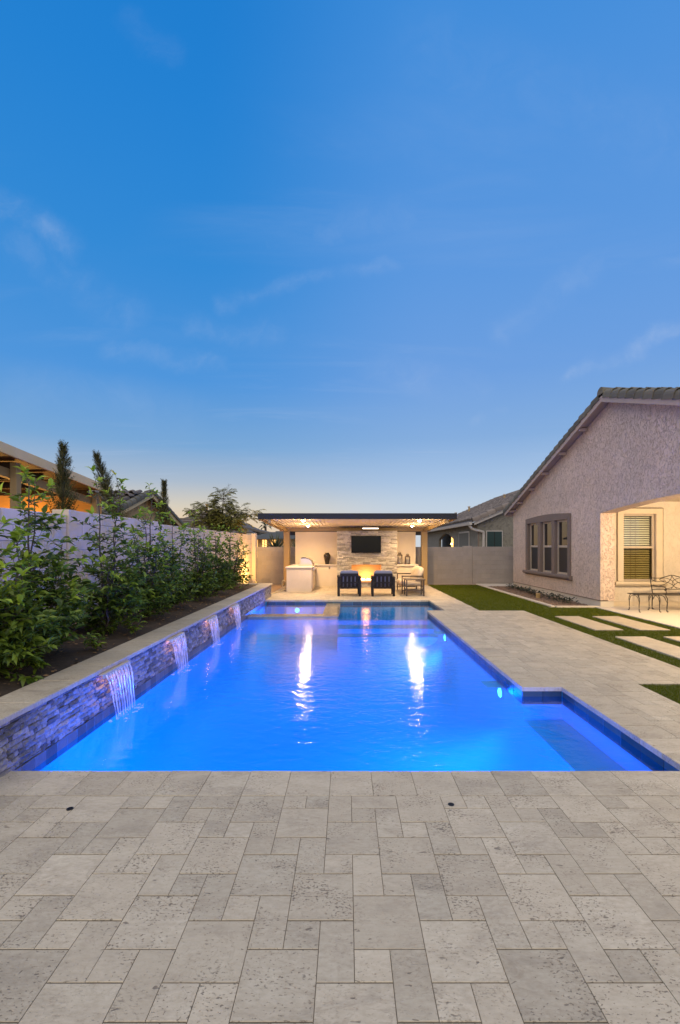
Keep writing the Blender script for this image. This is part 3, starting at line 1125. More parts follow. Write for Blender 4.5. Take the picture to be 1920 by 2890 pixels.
for k, (x, y) in enumerate(((-1.79, 3.0), (0.684, 3.05))):
    dr = thing('deck_drain', (x, y, 0.0005), ('small dark round drain in the paving toward the raised stone wall', 'small dark round drain in the paving near the middle of the pool edge')[k], 'drain', 'drains in the near paving')
    MB().lathe([(0.0, 0.0), (0.021, 0.0), (0.021, 0.003), (0.016, 0.0035)], (x, y, 0), 16).build('rim', M['dark_metal'], dr)
    MB().lathe([(0.0, 0.001), (0.014, 0.001), (0.014, 0.0042)], (x, y, 0), 12).build('grate', M['black_frame'], dr)

# ---- pool lights
def pool_light(name, loc, n, power, lab, aim):
    t = thing(name, loc, lab, 'pool light', 'underwater lights')
    p, nn = Vector(loc), Vector(n)
    q = nn.to_track_quat('Z', 'Y').to_matrix()

    def lth(prof):
        mb = MB().lathe(prof, (0, 0, 0), 18)
        mb.v = [tuple(q @ Vector(v) + p) for v in mb.v]
        return mb
    lth([(0.0, 0.0), (0.10, 0.0), (0.10, 0.012), (0.08, 0.02), (0.0, 0.02)]).build('light_ring', M['sash'], t)
    lth([(0.0, 0.021), (0.07, 0.021), (0.055, 0.035), (0.0, 0.042)]).build('lens', M['pool_lens'], t, smooth=True)
    lamp('AREA', name + '_beam', p + nn * 0.06, power, (0.0, 0.17, 1.0), 0.10, target=aim)
    u = Vector((0, 0, 1))
    s_ = nn.cross(u)
    hd = MB()  # hood plate added above the lens to block the beam's upward light
    for (a, b_) in ((0.0, 1), (0.25, 1), (0.25, -1), (0.0, -1)):
        hd.v.append(tuple(p + nn * a + s_ * (0.16 * b_) + u * 0.108))
    for (a, b_) in ((0.0, 1), (0.25, 1), (0.25, -1), (0.0, -1)):
        hd.v.append(tuple(p + nn * a + s_ * (0.16 * b_) + u * 0.112))
    hd.f = [(0, 1, 2, 3), (7, 6, 5, 4), (0, 4, 5, 1), (1, 5, 6, 2), (2, 6, 7, 3), (3, 7, 4, 0)]
    hd.build('added_beam_hood', M['plaster'], t)


pool_light('pool_light', (2.13, 6.4, -0.32), (-1, 0, 0), 200, 'bright underwater light low on the right pool wall near the niche', (-1.5, 5.9, -0.30))
pool_light('pool_light', (2.13, 10.0, -0.28), (-1, 0, 0), 120, 'small underwater light far along the right pool wall', (-1.0, 10.4, -0.36))
pool_light('pool_light', (-1.3, 3.485, -0.42), (0, 1, 0), 165, 'underwater light under the near pool edge toward the raised wall', (-1.1, 9, -0.42))
pool_light('pool_light', (0.9, 3.485, -0.42), (0, 1, 0), 130, 'underwater light under the near pool edge toward the niche', (0.7, 9, -0.42))
pool_light('spa_light', (-1.56, 14.55, -0.32), (0, -1, 0), 110, 'bright underwater light inside the square spa', (-1.5, 12, -0.4))

# ================================================================== MAIN HOUSE
HX = 7.02
hs = thing('house', (9, 13, 0), 'stucco gabled house with arched porch at the right of the lawn', 'house')
RY_, RZ_, SL = 12.3, 5.60, 0.336          # ridge y, underside-of-roof ridge z, slope


def roofz(y):
    return RZ_ - SL * abs(y - RY_)


def arch(y):
    c = 8.9
    return 2.60 + 0.21 * (1 - ((y - c) / 4.0) ** 2)


W0, W1, WZ0, WZ1 = 14.53, 18.14, 0.76, 2.72
top = lambda ys: [(y, roofz(y) - 0.02) for y in ys]
mbw = MB()
mbw.prism([(18.14, 0.17), (19.6, 0.17)] + top([19.6, 18.14]), 'x', HX, HX + 0.22)
mbw.prism([(12.86, 0.17), (W0, 0.17)] + top([W0, 12.86]), 'x', HX, HX + 0.40)
mbw.prism([(W0, 0.17), (W1, 0.17), (W1, WZ0), (W0, WZ0)], 'x', HX, HX + 0.22)
mbw.prism([(W0, WZ1), (W1, WZ1)] + top([W1, W0]), 'x', HX, HX + 0.22)
ar = [(4.9 + (12.86 - 4.9) * i / 24, arch(4.9 + (12.86 - 4.9) * i / 24)) for i in range(25)]
mbw.prism(ar + top([12.86, RY_, 9, 4.9]), 'x', HX, HX + 0.40)
mbw.box(HX + 0.22, 14, 19.4, 19.6, 0, 3.1)
mbw.box(7.0, 7.45, 4.4, 4.9, 0.0, 2.9)
mbw.build('wall', M['house'], hs)
MB().box(HX + 0.012, HX + 0.38, 12.872, 19.58, -0.05, 0.168).build('foundation', M['concrete'], hs)
MB().box(HX - 0.006, HX + 0.2, 12.86, 19.6, 0.171, 0.19).build('weep_screed', M['trim'], hs)
# porch wall facing the camera, with pier
pw = MB()
PY = 13.1
pw.box(7.42, 7.60, PY, PY + 0.18, 0.13, 2.95)
pw.box(8.93, 13.5, PY, PY + 0.18, 0.13, 2.95)
pw.box(7.60, 8.93, PY, PY + 0.18, 0.13, 0.55)
pw.box(7.60, 8.93, PY, PY + 0.18, 2.78, 2.95)
pw.build('porch_wall', M['house_porch'], hs)
MB().box(7.02 + 0.402, 13.5, PY + 0.004, PY + 0.18, 0.0, 0.128).build('porch_base', M['trim_porch'], hs)
MB().box(HX + 0.402, 13.6, 4.9, PY - 0.002, 2.952, 3.02).build('porch_ceiling', M['panel'], hs)
MB().box(13.5, 13.6, 4.9, PY, 0, 2.95).build('porch_end_wall', M['house_porch'], hs)
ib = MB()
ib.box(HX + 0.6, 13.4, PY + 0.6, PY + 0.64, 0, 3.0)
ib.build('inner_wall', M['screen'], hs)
# roof slopes
for s, nm in ((1, 'far'), (-1, 'near')):
    ye = 19.85 if s > 0 else 4.6
    MB().prism([(RY_, RZ_), (ye, roofz(ye)), (ye, roofz(ye) + 0.07), (RY_, RZ_ + 0.07)], 'x', 6.79, 14.5).build('roof', M['fascia'], hs)
    MB().prism([(RY_, RZ_ - 0.085), (ye, roofz(ye) - 0.085), (ye, roofz(ye) + 0.075), (RY_, RZ_ + 0.075)], 'x', 6.735, 6.785).build('barge_board', M['fascia'], hs)
MB().box(6.79, 14.5, 19.852, 19.90, roofz(19.85) - 0.12, roofz(19.85) + 0.05).build('eave_board', M['fascia'], hs)
for y in (13.6, 14.9, 16.2, 17.4, 18.6, 19.4):
    MB().box(6.79, HX - 0.003, y - 0.045, y + 0.045, roofz(y) - 0.115, roofz(y) - 0.022).build('outlooker', M['fascia'], hs)


def barrel(l, r, n=7, th=0.018, side=0.0):
    """half-round tile, axis +y (downslope), origin at upper end"""
    mb = MB()
    ring = []
    for (yy, k) in ((0, 0.9), (l, 1.0)):
        for rr in (r * k, r * k - th):
            row = [(rr, -side)] if side else []
            row += [(rr * math.cos(math.pi * i / (n - 1)), rr * math.sin(math.pi * i / (n - 1))) for i in range(n)]
            row += [(-rr, -side)] if side else []
            ring.append([len(mb.v) + i for i in range(len(row))])
            mb.v += [(a, yy, c) for a, c in row]
    o0, i0, o1, i1 = ring
    for a in range(len(o0) - 1):
        mb.f.append((o0[a], o0[a + 1], o1[a + 1], o1[a]))
        mb.f.append((i0[a + 1], i0[a], i1[a], i1[a + 1]))
        mb.f.append((o1[a], o1[a + 1], i1[a + 1], i1[a]))
    mb.f.append((o0[0], o1[0], i1[0], i0[0]))
    mb.f.append((o0[-1], i0[-1], i1[-1], o1[-1]))
    return mb


rake = barrel(0.40, 0.125, 8, 0.02, 0.10).mesh('roof_tile', M['rooftile'], smooth=False)
fieldt = barrel(0.42, 0.115, 6, 0.018).mesh('roof_tile', M['rooftile'])
fm = barrel(0.42, 0.115, 5, 0.018)
ang = math.atan(SL)
EXP = 0.345
restt = MB()
for s in (1, -1):
    nrow = 23
    for k in range(nrow):
        d = 0.10 + k * EXP * math.cos(ang)
        y = RY_ + s * d
        z = RZ_ + 0.105 - SL * d
        rx = -ang - 0.045 if s > 0 else -ang - 0.045
        rzz = 0 if s > 0 else math.pi
        piece('roof_tile', rake, hs, (6.83 + R.uniform(-.004, .004), y, z + 0.02), (1, 1, 1), (rx + 0.14, 0, rzz + R.uniform(-.015, .015)))
        for c in range(1, 26):
            x = 6.83 + 0.06 + c * 0.285
            if s < 0 and c <= 6 or c <= 1:
                piece('roof_tile', fieldt, hs, (x + R.uniform(-.005, .005), y, z - 0.01), (1, 1, 1), (rx + 0.10, 0, rzz + R.uniform(-.01, .01)))
            elif s < 0 or c < 4:
                mt = Matrix.Translation((x, y, z - 0.01)) @ Matrix.Rotation(rzz, 4, 'Z') @ Matrix.Rotation(rx + 0.10, 4, 'X')
                restt.add([tuple(mt @ Vector(v)) for v in fm.v], fm.f)
stuff(restt.build('far_tiles', M['rooftile'], hs))
rt = barrel(0.44, 0.14, 8, 0.02, 0.03).mesh('ridge_tile', M['rooftile'])
for k in range(18):
    piece('ridge_tile', rt, hs, (6.73 + k * 0.40 + 0.42, RY_, RZ_ + 0.15), (1, 1, 1), (0.035, 0, math.pi / 2))

MB().prism([(RY_ - 0.15, RZ_ + 0.11)] + [(RY_ + 0.142 * math.cos(math.pi * (1 - i / 10)), RZ_ + 0.14 + 0.142 * math.sin(math.pi * i / 10)) for i in range(11)] + [(RY_ + 0.15, RZ_ + 0.11)], 'x', 6.70, 6.73).build('ridge_end', M['rooftile'], hs)

# gable window: surround, three sashes
wn = MB()
TW = 0.17
wn.box(HX - 0.045, HX + 0.05, W0, W0 + TW, WZ0, WZ1)
wn.box(HX - 0.045, HX + 0.05, W1 - TW, W1, WZ0, WZ1)
sashes = [(14.72, 15.60), (15.86, 16.74), (17.00, 17.92)]
wn.box(HX - 0.045, HX + 0.05, 15.62, 15.84, WZ0, WZ1 - TW)
wn.box(HX - 0.045, HX + 0.05, 16.76, 16.98, WZ0, WZ1 - TW)
hp = [(W0 + TW, WZ1 - TW), (W1 - TW, WZ1 - TW)] + [(W1 - (W1 - W0) * i / 12, WZ1 + 0.075 * math.sin(math.pi * i / 12)) for i in range(13)]
wn.prism(hp, 'x', HX - 0.052, HX + 0.05)
win = wn.build('window', M['trim'], hs)
sl = MB()
sl.prism([(HX - 0.13, WZ0 - 0.02), (HX - 0.13, WZ0 - 0.075), (HX - 0.10, WZ0 - 0.115), (HX - 0.03, WZ0 - 0.125), (HX - 0.002, WZ0 - 0.16), (HX - 0.002, WZ0), (HX - 0.10, WZ0 + 0.005)], 'y', W0 - 0.09, W1 + 0.09)
sl.build('sill', M['trim'], win)
for (a, b) in sashes:
    fr = MB()
    x0, x1 = HX + 0.055, HX + 0.115
    zt, zb, zm = WZ1 - TW - 0.005, WZ0 + 0.01, 1.68
    fr.box(x0, x1, a, a + 0.055, zb, zt)
    fr.box(x0, x1, b - 0.055, b, zb, zt)
    fr.box(x0, x1, a + 0.056, b - 0.056, zt - 0.055, zt)
    fr.box(x0, x1, a + 0.056, b - 0.056, zb, zb + 0.06)
    fr.box(x0 - 0.012, x1, a + 0.056, b - 0.056, zm - 0.035, zm + 0.035)
    fr.build('window_frame', M['sash'], win)
    MB().box(x0 + 0.03, x0 + 0.036, a + 0.057, b - 0.057, zm + 0.036, zt - 0.056).build('pane', M['pane'], win)
    MB().box(x0 + 0.028, x0 + 0.034, a + 0.057, b - 0.057, zb + 0.061, zm - 0.036).build('screen_pane', M['screen'], win)

# porch window
pwn = MB()
A0, A1, B0, B1 = 7.62, 8.88, 0.70, 2.75
pwn.box(A0, A0 + 0.16, PY - 0.05, PY + 0.05, B0, B1)
pwn.box(A1 - 0.18, A1, PY - 0.05, PY + 0.05, B0, B1)
pwn.box(A0 + 0.161, A1 - 0.181, PY - 0.05, PY + 0.05, B1 - 0.15, B1)
pwin = pwn.build('window', M['trim_porch'], hs)
MB().prism([(PY - 0.12, 0.695), (PY - 0.13, 0.64), (PY - 0.10, 0.59), (PY - 0.03, 0.575), (PY - 0.001, 0.55), (PY - 0.001, 0.70)], 'x', A0 - 0.1, A1 + 0.1).build('sill', M['trim_porch'], pwin)
fr = MB()
a, b, zb, zt, zm = A0 + 0.165, A1 - 0.185, 0.705, 2.595, 1.66
y0, y1 = PY + 0.052, PY + 0.11
fr.box(a, a + 0.045, y0, y1, zb, zt)
fr.box(b - 0.045, b, y0, y1, zb, zt)
fr.box(a + 0.046, b - 0.046, y0, y1, zt - 0.045, zt)
fr.box(a + 0.046, b - 0.046, y0, y1, zb, zb + 0.05)
fr.box(a + 0.046, b - 0.046, y0 - 0.012, y1, zm - 0.03, zm + 0.03)
fr.build('window_frame', M['sash'], pwin)
MB().box(a + 0.047, b - 0.047, y0 + 0.02, y0 + 0.024, zm + 0.031, zt - 0.046).build('pane', M['clear'], pwin)
MB().box(a + 0.047, b - 0.047, y0 + 0.01, y0 + 0.014, zb + 0.051, zm - 0.031).build('screen_pane', M['screen_clear'], pwin)
slm = MB()
w2 = (b - a) / 2 - 0.055
slm.prism([(-0.026, -0.014), (0.024, 0.011), (0.024, 0.0145), (-0.026, -0.0105)], 'x', -w2, w2)
slat = slm.mesh('slat', M['blind'])
z = zb + 0.08
while z < zt - 0.06:
    piece('slat', slat, pwin, ((a + b) / 2, y1 + 0.06, z), (1, 1, 1), (0.25, 0, 0))
    z += 0.064
for xx in (a + 0.30, a + 0.44):
    MB().tube([(xx, y1 + 0.025, zb + 0.06), (xx, y1 + 0.025, zt - 0.06)], 0.004, 5).build('blind_cord', M['trim'], pwin)
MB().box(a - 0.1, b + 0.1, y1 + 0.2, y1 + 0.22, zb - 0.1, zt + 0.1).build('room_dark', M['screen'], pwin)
pl_ = thing('porch_lamp', (8.35, 9.7, 2.95), 'round flush ceiling lamp under the house porch', 'lamp')
MB().lathe([(0.0, 2.951), (0.17, 2.951), (0.17, 2.925), (0.14, 2.92), (0.0, 2.92)], (8.35, 9.7, 0), 24).build('lamp_base', M['dark_metal'], pl_)
MB().lathe([(0.0, 2.919), (0.13, 2.919), (0.11, 2.87), (0.05, 2.845), (0.0, 2.843)], (8.35, 9.7, 0), 24).build('lamp_shade', glow('porch_shade', (1.0, 0.75, 0.42), 6), pl_, smooth=True)
lamp('POINT', 'porch_light', (8.35, 9.7, 2.78), 720, (1.0, 0.70, 0.36), 0.06)

# ================================================================== PAVILION
pv = thing('pavilion', (0.35, 18, 0), 'flat roofed pavilion with tan posts and dark front edge beyond the pool', 'pavilion')
YF, YB = 15.57, 20.35
RX0, RX1 = -2.98, 3.68


def rfz(y):
    return 2.60 - 0.037 * (y - YF)


MB().box(RX0, RX1, YF - 0.06, YF, 2.595, 2.79).build('front_fascia', M['dark_fascia'], pv)
for x in (RX0, RX1 - 0.06):
    MB().prism([(YF + 0.002, rfz(YF) - 0.015), (YB, rfz(YB) - 0.015), (YB, rfz(YB) + 0.16), (YF + 0.002, 2.785)], 'x', x, x + 0.06).build('side_fascia', M['post'], pv)
MB().prism([(YF + 0.002, rfz(YF) + 0.06), (YB, rfz(YB) + 0.06), (YB, rfz(YB) + 0.09), (YF + 0.002, rfz(YF) + 0.09)], 'x', RX0 + 0.061, RX1 - 0.061).build('roof_panel', M['pan'], pv)
rib = MB().prism([(YF + 0.004, rfz(YF) + 0.038), (YB - 0.002, rfz(YB) + 0.038), (YB - 0.002, rfz(YB) + 0.058), (YF + 0.004, rfz(YF) + 0.058)], 'x', -0.018, 0.018)
ribm = rib.mesh('rib', M['pan'])
nrib = 46
for k in range(nrib):
    x = RX0 + 0.12 + (RX1 - RX0 - 0.24) * k / (nrib - 1)
    piece('rib', ribm, pv, (x, 0, 0))
for x in (-2.61, 3.355):
    MB().prism([(YF + 0.004, rfz(YF) - 0.13), (20.06, rfz(20.06) - 0.13), (20.06, rfz(20.06) - 0.002), (YF + 0.004, rfz(YF) - 0.002)], 'x', x - 0.05, x + 0.05).build('rafter', M['post'], pv)
MB().box(RX0 + 0.062, RX1 - 0.062, 20.12, 20.24, rfz(20.2) - 0.10, rfz(20.2) + 0.05).build('rear_beam', M['post'], pv)
MB().box(-2.47, 3.21, 20.14, 20.22, 2.16, rfz(20.2) - 0.102).build('rear_gutter', M['dark_fascia'], pv)
for x in (-2.61, 3.355):
    p = MB().rbox(x - 0.13, x + 0.13, 20.07, 20.33, 0.0, rfz(20.2) - 0.104, 0.012).build('post', M['post'], pv)
    MB().slab(x - 0.17, x + 0.17, 20.03, 20.37, 0.0, 0.03, 0.006).build('post_base', M['post'], p)
for (x, y) in ((-1.51, 15.95), (2.50, 15.95), (-1.53, 18.2), (2.55, 18.2)):
    z = rfz(y)
    d = MB().lathe([(0.0, 0.0), (0.085, 0.0), (0.085, -0.014), (0.06, -0.02), (0, -0.02)], (x, y, z - 0.002), 18).build('downlight', M['pan'], pv)
    MB().lathe([(0.0, -0.021), (0.055, -0.021), (0.045, -0.04), (0.02, -0.05), (0, -0.051)], (x, y, z - 0.002), 16).build('lens', M['lamp_white'], d, smooth=True)
    lamp('SPOT', 'downlight_beam', (x, y, z - 0.07), 240, (1.0, 0.63, 0.30), 0.04, target=(x, y + 0.25, 0), cone=150, blend=0.8)
    lamp('POINT', 'downlight_spill', (x, y, z - 0.24), 26, (1.0, 0.66, 0.33), 0.05)
hb = thing('heater', (0.96, 18.98, 2.36), 'slim glowing white heater bar under the pavilion roof above the screen', 'heater')
MB().rbox(0.62, 1.30, 18.90, 19.02, 2.385, 2.445, 0.01).build('housing', M['steel'], hb)
MB().box(0.64, 1.28, 18.892, 18.898, 2.39, 2.425).build('heater_element', M['heater'], hb)

# ---- kitchen wall and fireplace
kw = thing('fireplace_wall', (0.35, 19.6, 0), 'cream wall with stone fireplace and low counters under the pavilion', 'fireplace')
FY = 19.10
MB().box(-2.22, -0.416, 19.95, 20.06, 0, 2.30).build('wall_panel', M['panel'], kw)
MB().box(2.072, 2.95, 19.95, 20.06, 0, 2.30).build('wall_panel', M['panel'], kw)
fb = MB()
OX0, OX1, OZ0, OZ1 = 0.19, 1.41, 0.235, 0.92
fb.box(-0.38, OX0 - 0.01, FY + 0.03, 20.05, 0, 2.30)
fb.box(OX1 + 0.01, 2.04, FY + 0.03, 20.05, 0, 2.30)
fb.box(OX0 - 0.01, OX1 + 0.01, FY + 0.03, 20.05, OZ1 + 0.01, 2.30)
fb.box(OX0 - 0.01, OX1 + 0.01, FY + 0.03, 20.05, 0, 0.18)
fb.build('chimney_core', M['mortar'], kw)
bx = MB()
bx.box(OX0 - 0.012, OX0, FY + 0.028, 19.62, 0.18, OZ1 + 0.01)
bx.box(OX1, OX1 + 0.012, FY + 0.028, 19.62, 0.18, OZ1 + 0.01)
bx.box(OX0, OX1, 19.6, 19.62, 0.18, OZ1)
bx.box(OX0, OX1, FY + 0.028, 19.6, OZ1, OZ1 + 0.01)
bx.build('firebox', M['firebox'], kw)
MB().slab(OX0 - 0.05, OX1 + 0.05, FY - 0.06, 19.6, 0.182, 0.234, 0.008).build('hearth', M['hearth'], kw)
MB().box(OX0 + 0.08, OX1 - 0.08, 19.28, 19.42, 0.235, 0.262).build('burner', M['dark_metal'], kw)
fl = MB()
for i in range(34):
    x = OX0 + 0.12 + (OX1 - OX0 - 0.24) * (i + R.uniform(.1, .9)) / 34
    h = R.uniform(0.05, 0.14)
    y = 19.35 + R.uniform(-.03, .03)
    fl.tube([(x, y, 0.255), (x + R.uniform(-.01, .01), y, 0.255 + h * .4), (x + R.uniform(-.02, .02), y, 0.255 + h * .75), (x + R.uniform(-.03, .03), y, 0.255 + h)], [0.016, 0.020, 0.011, 0.001], 5)
stuff(fl.build('flames', M['flame'], kw, smooth=True))
lamp('POINT', 'fire_light', (0.8, 19.33, 0.45), 15, (1.0, 0.42, 0.10), 0.12)
sp = []
z, k = 0.0, 0
while z < 2.31:
    h = R.choice((0.045, 0.055, 0.065))
    h = min(h, 2.32 - z)
    for (a, b) in ([(-0.41, 2.07)] if (z + h / 2 < 0.18 or z + h / 2 > OZ1) else [(-0.41, OX0), (OX1, 2.07)]):
        x = a
        while x < b - 0.01:
            l = min(R.choice((0.10, 0.15, 0.2, 0.26, 0.32)), b - x)
            if b - x - l < 0.05:
                l = b - x
            sp.append((x + l / 2, FY + 0.03, z + h / 2, l - 0.004, h - 0.004, R.uniform(0.028, 0.055)))
            x += l
    z += h
lay_stones(kw, stone_variants(M['ledger_fire'], 7, 9), sp, -math.pi / 2)
# side returns of the chimney above the counters
MB().box(-0.412, -0.382, FY + 0.03, 19.95, 0, 2.31).build('side_stone', M['ledger_fire'], kw)
MB().box(2.042, 2.07, FY + 0.03, 19.95, 0, 2.31).build('side_stone', M['ledger_fire'], kw)
MB().box(-1.288, -0.416, 19.36, 19.94, 0, 0.86).build('counter_base', M['panel'], kw)
MB().slab(-1.288, -0.414, 19.30, 19.948, 0.885, 0.925, 0.006).build('counter_top', M['counter'], kw)
MB().box(-1.287, -0.417, 19.34, 19.94, 0.861, 0.884).build('counter_apron', M['panel'], kw)
MB().box(2.073, 2.90, 19.36, 19.94, 0, 0.86).build('counter_base', M['panel'], kw)
MB().slab(2.072, 2.97, 19.30, 19.948, 0.862, 0.925, 0.006).build('counter_top', M['counter'], kw)
ol = MB().rbox(-0.76, -0.70, 19.345, 19.359, 0.735, 0.83, 0.003).build('outlet', M['dark_metal'], kw)
MB().box(-0.742, -0.718, 19.341, 19.3445, 0.79, 0.815).build('socket', M['beige_cushion'], ol)
MB().box(-0.742, -0.718, 19.341, 19.3445, 0.75, 0.775).build('socket', M['beige_cushion'], ol)

ks = thing('grill_island', (-1.77, 18.3, 0), 'stucco grill island with pale counter top at the left of the pavilion', 'counter')
MB().box(-2.24, -1.31, 17.2, 19.94, 0, 0.80).build('island_base', M['kitchen'], ks)
MB().box(-2.242, -1.308, 17.195, 19.94, 0.802, 0.875).build('apron_band', M['trim_porch'], ks)
MB().slab(-2.28, -1.292, 17.15, 19.945, 0.877, 0.922, 0.006).build('counter_top', M['counter'], ks)
dp = MB().rbox(-1.309, -1.285, 17.35, 17.95, 0.14, 0.74, 0.006).build('access_door', M['steel'], ks)
MB().tube([(-1.262, 17.42, 0.68), (-1.262, 17.88, 0.68)], 0.01, 8).build('handle', M['steel'], dp)
dp2 = MB().rbox(-1.309, -1.285, 18.05, 18.75, 0.14, 0.60, 0.006).build('access_door', M['steel'], ks)
MB().tube([(-1.262, 18.12, 0.54), (-1.262, 18.68, 0.54)], 0.01, 8).build('handle', M['steel'], dp2)

gr = thing('grill', (-1.55, 18.4, 0.922), 'stainless steel built in grill with rounded hood on the island', 'grill')
prof = [(-1.86, 0.924), (-1.86, 1.02), (-1.80, 1.02), (-1.80, 1.225), (-1.72, 1.245), (-1.60, 1.242), (-1.50, 1.21), (-1.42, 1.15), (-1.37, 1.08), (-1.345, 1.0), (-1.34, 0.924)]
MB().prism(prof, 'y', 18.02, 18.78).build('hood', M['steel'], gr)
MB().prism([(p[0] + 0.004, p[1] + 0.008) for p in prof[3:]] + [(-1.345, 1.0), (-1.40, 1.13), (-1.5, 1.19), (-1.6, 1.222), (-1.78, 1.21)], 'y', 18.005, 18.018).build('hood_rim', M['dark_metal'], gr)
MB().tube([(-1.30, 18.1, 1.05), (-1.27, 18.1, 1.055), (-1.27, 18.7, 1.055), (-1.30, 18.7, 1.05)], 0.013, 8).build('handle', M['steel'], gr)
MB().rbox(-1.345, -1.262, 18.0, 18.8, 0.74, 0.91, 0.008).build('control_panel', M['steel'], gr)
for k in range(4):
    MB().tube([(-1.262, 18.1 + 0.2 * k, 0.825), (-1.215, 18.1 + 0.2 * k, 0.825)], [0.034, 0.027], 12).build('knob', M['steel'], gr)

v = thing('vase', (-0.84, 19.62, 0.925), 'tall dark glazed vase standing on the back counter', 'vase')
MB().lathe([(0, 0), (0.075, 0), (0.082, 0.02), (0.11, 0.16), (0.142, 0.29), (0.15, 0.36), (0.135, 0.41), (0.09, 0.445), (0.085, 0.46), (0.105, 0.478), (0.10, 0.482), (0.07, 0.46), (0.0, 0.44)], (-0.84, 19.62, 0.926), 28).build('body', M['vase'], v, smooth=True)


def lantern(x, y, w, h, lab):
    t = thing('lantern', (x, y, 0.925), lab, 'lantern', 'lanterns on the right counter')
    z0 = 0.926
    MB().slab(x - w / 2 - .01, x + w / 2 + .01, y - w / 2 - .01, y + w / 2 + .01, z0, z0 + 0.025, 0.004).build('base', M['bronze'], t)
    fz = z0 + h * 0.68
    for sx in (-1, 1):
        for sy in (-1, 1):
            MB().box(x + sx * w / 2 - .011, x + sx * w / 2 + .011, y + sy * w / 2 - .011, y + sy * w / 2 + .011, z0 + .026, fz).build('corner_post', M['bronze'], t)
    MB().add([(x - w * .62, y - w * .62, fz), (x + w * .62, y - w * .62, fz), (x + w * .62, y + w * .62, fz), (x - w * .62, y + w * .62, fz),
              (x - w * .28, y - w * .28, z0 + h * .86), (x + w * .28, y - w * .28, z0 + h * .86), (x + w * .28, y + w * .28, z0 + h * .86), (x - w * .28, y + w * .28, z0 + h * .86)],
             [(3, 2, 1, 0), (4, 5, 6, 7), (0, 1, 5, 4), (1, 2, 6, 5), (2, 3, 7, 6), (3, 0, 4, 7)]).build('lid', M['bronze'], t)
    MB().box(x - w * .3, x + w * .3, y - w * .3, y + w * .3, z0 + h * .862, z0 + h * .95).build('cap', M['bronze'], t)
    rp = [(x + 0.04 * math.cos(a), y, z0 + h * .97 + 0.03 * math.sin(a)) for a in [math.pi * i / 8 for i in range(9)]]
    MB().tube(rp, 0.005, 5).build('ring', M['bronze'], t)
    MB().lathe([(0, 0), (0.032, 0), (0.032, h * .3), (0, h * .3)], (x, y, z0 + .026), 12).build('candle', M['candle'], t)
    for s in (-1, 1):
        MB().box(x - w / 2 + .012, x + w / 2 - .012, y + s * w / 2 - .002, y + s * w / 2 + .002, z0 + .027, fz - .002).build('glass_pane', M['clear'], t)


lantern(2.22, 19.6, 0.20, 0.52, 'taller bronze lantern on the counter right of the fireplace')
lantern(2.56, 19.6, 0.18, 0.44, 'shorter bronze lantern on the counter nearer the right post')

tv = thing('television', (0.79, 19.05, 1.76), 'black flat television mounted on the stone above the fire', 'television')
MB().rbox(0.178, 1.396, 19.0, 19.045, 1.41, 2.11, 0.006).build('bezel', M['black_frame'], tv)
MB().box(0.192, 1.382, 18.996, 18.999, 1.426, 2.096).build('screen', M['tv'], tv)
MB().box(0.5, 1.1, 19.046, 19.075, 1.6, 1.9).build('wall_mount', M['dark_metal'], tv)

hz_ = smooth_path([(-2.33, 17.6, 0.02), (-2.40, 17.4, 0.12), (-2.42, 17.3, 0.34), (-2.36, 17.25, 0.42), (-2.30, 17.3, 0.36), (-2.31, 17.4, 0.12), (-2.45, 17.1, 0.03), (-2.62, 16.6, 0.025), (-2.66, 16.0, 0.025)], 6)
tag(MB().tube(hz_, 0.016, 7).build('garden_hose', M['hose'], smooth=True), 'pale hose looped against the side of the grill island', 'hose')


# ---- furniture
def cushion(x0, x1, y0, y1, z0, z1, puff=0.03, n=6):
    """soft box: rounded grid box"""
    import bmesh
    bm = bmesh.new()
    bmesh.ops.create_cube(bm, size=1.0)
    bmesh.ops.subdivide_edges(bm, edges=bm.edges[:], cuts=n, use_grid_fill=True)
    mb = MB()
    sx, sy, sz = (x1 - x0), (y1 - y0), (z1 - z0)
    bm.verts.ensure_lookup_table()
    for v_ in bm.verts:
        p = v_.co * 2
        q = [max(-1, min(1, c)) for c in p]
        r_ = 0.28
        # superellipsoid-like rounding
        L_ = (abs(q[0]) ** 8 + abs(q[1]) ** 8 + abs(q[2]) ** 8) ** (1 / 8)
        q = [c / L_ for c in q]
        b_ = [1 - abs(c) ** 2 for c in q]
        px = (x0 + x1) / 2 + q[0] * sx / 2 + (puff * b_[1] * b_[2] * q[0])
        py = (y0 + y1) / 2 + q[1] * sy / 2 + (puff * b_[0] * b_[2] * q[1])
        pz = (z0 + z1) / 2 + q[2] * sz / 2 + (puff * b_[0] * b_[1] * q[2])
        px += 0.006 * math.sin(31 * pz + 17 * py)
        pz += 0.008 * math.sin(23 * px + 11 * py)
        mb.v.append((px, py, pz))
    bm.verts.index_update()
    mb.f = [tuple(v_.index for v_ in f.verts) for f in bm.faces]
    bm.free()
    return mb


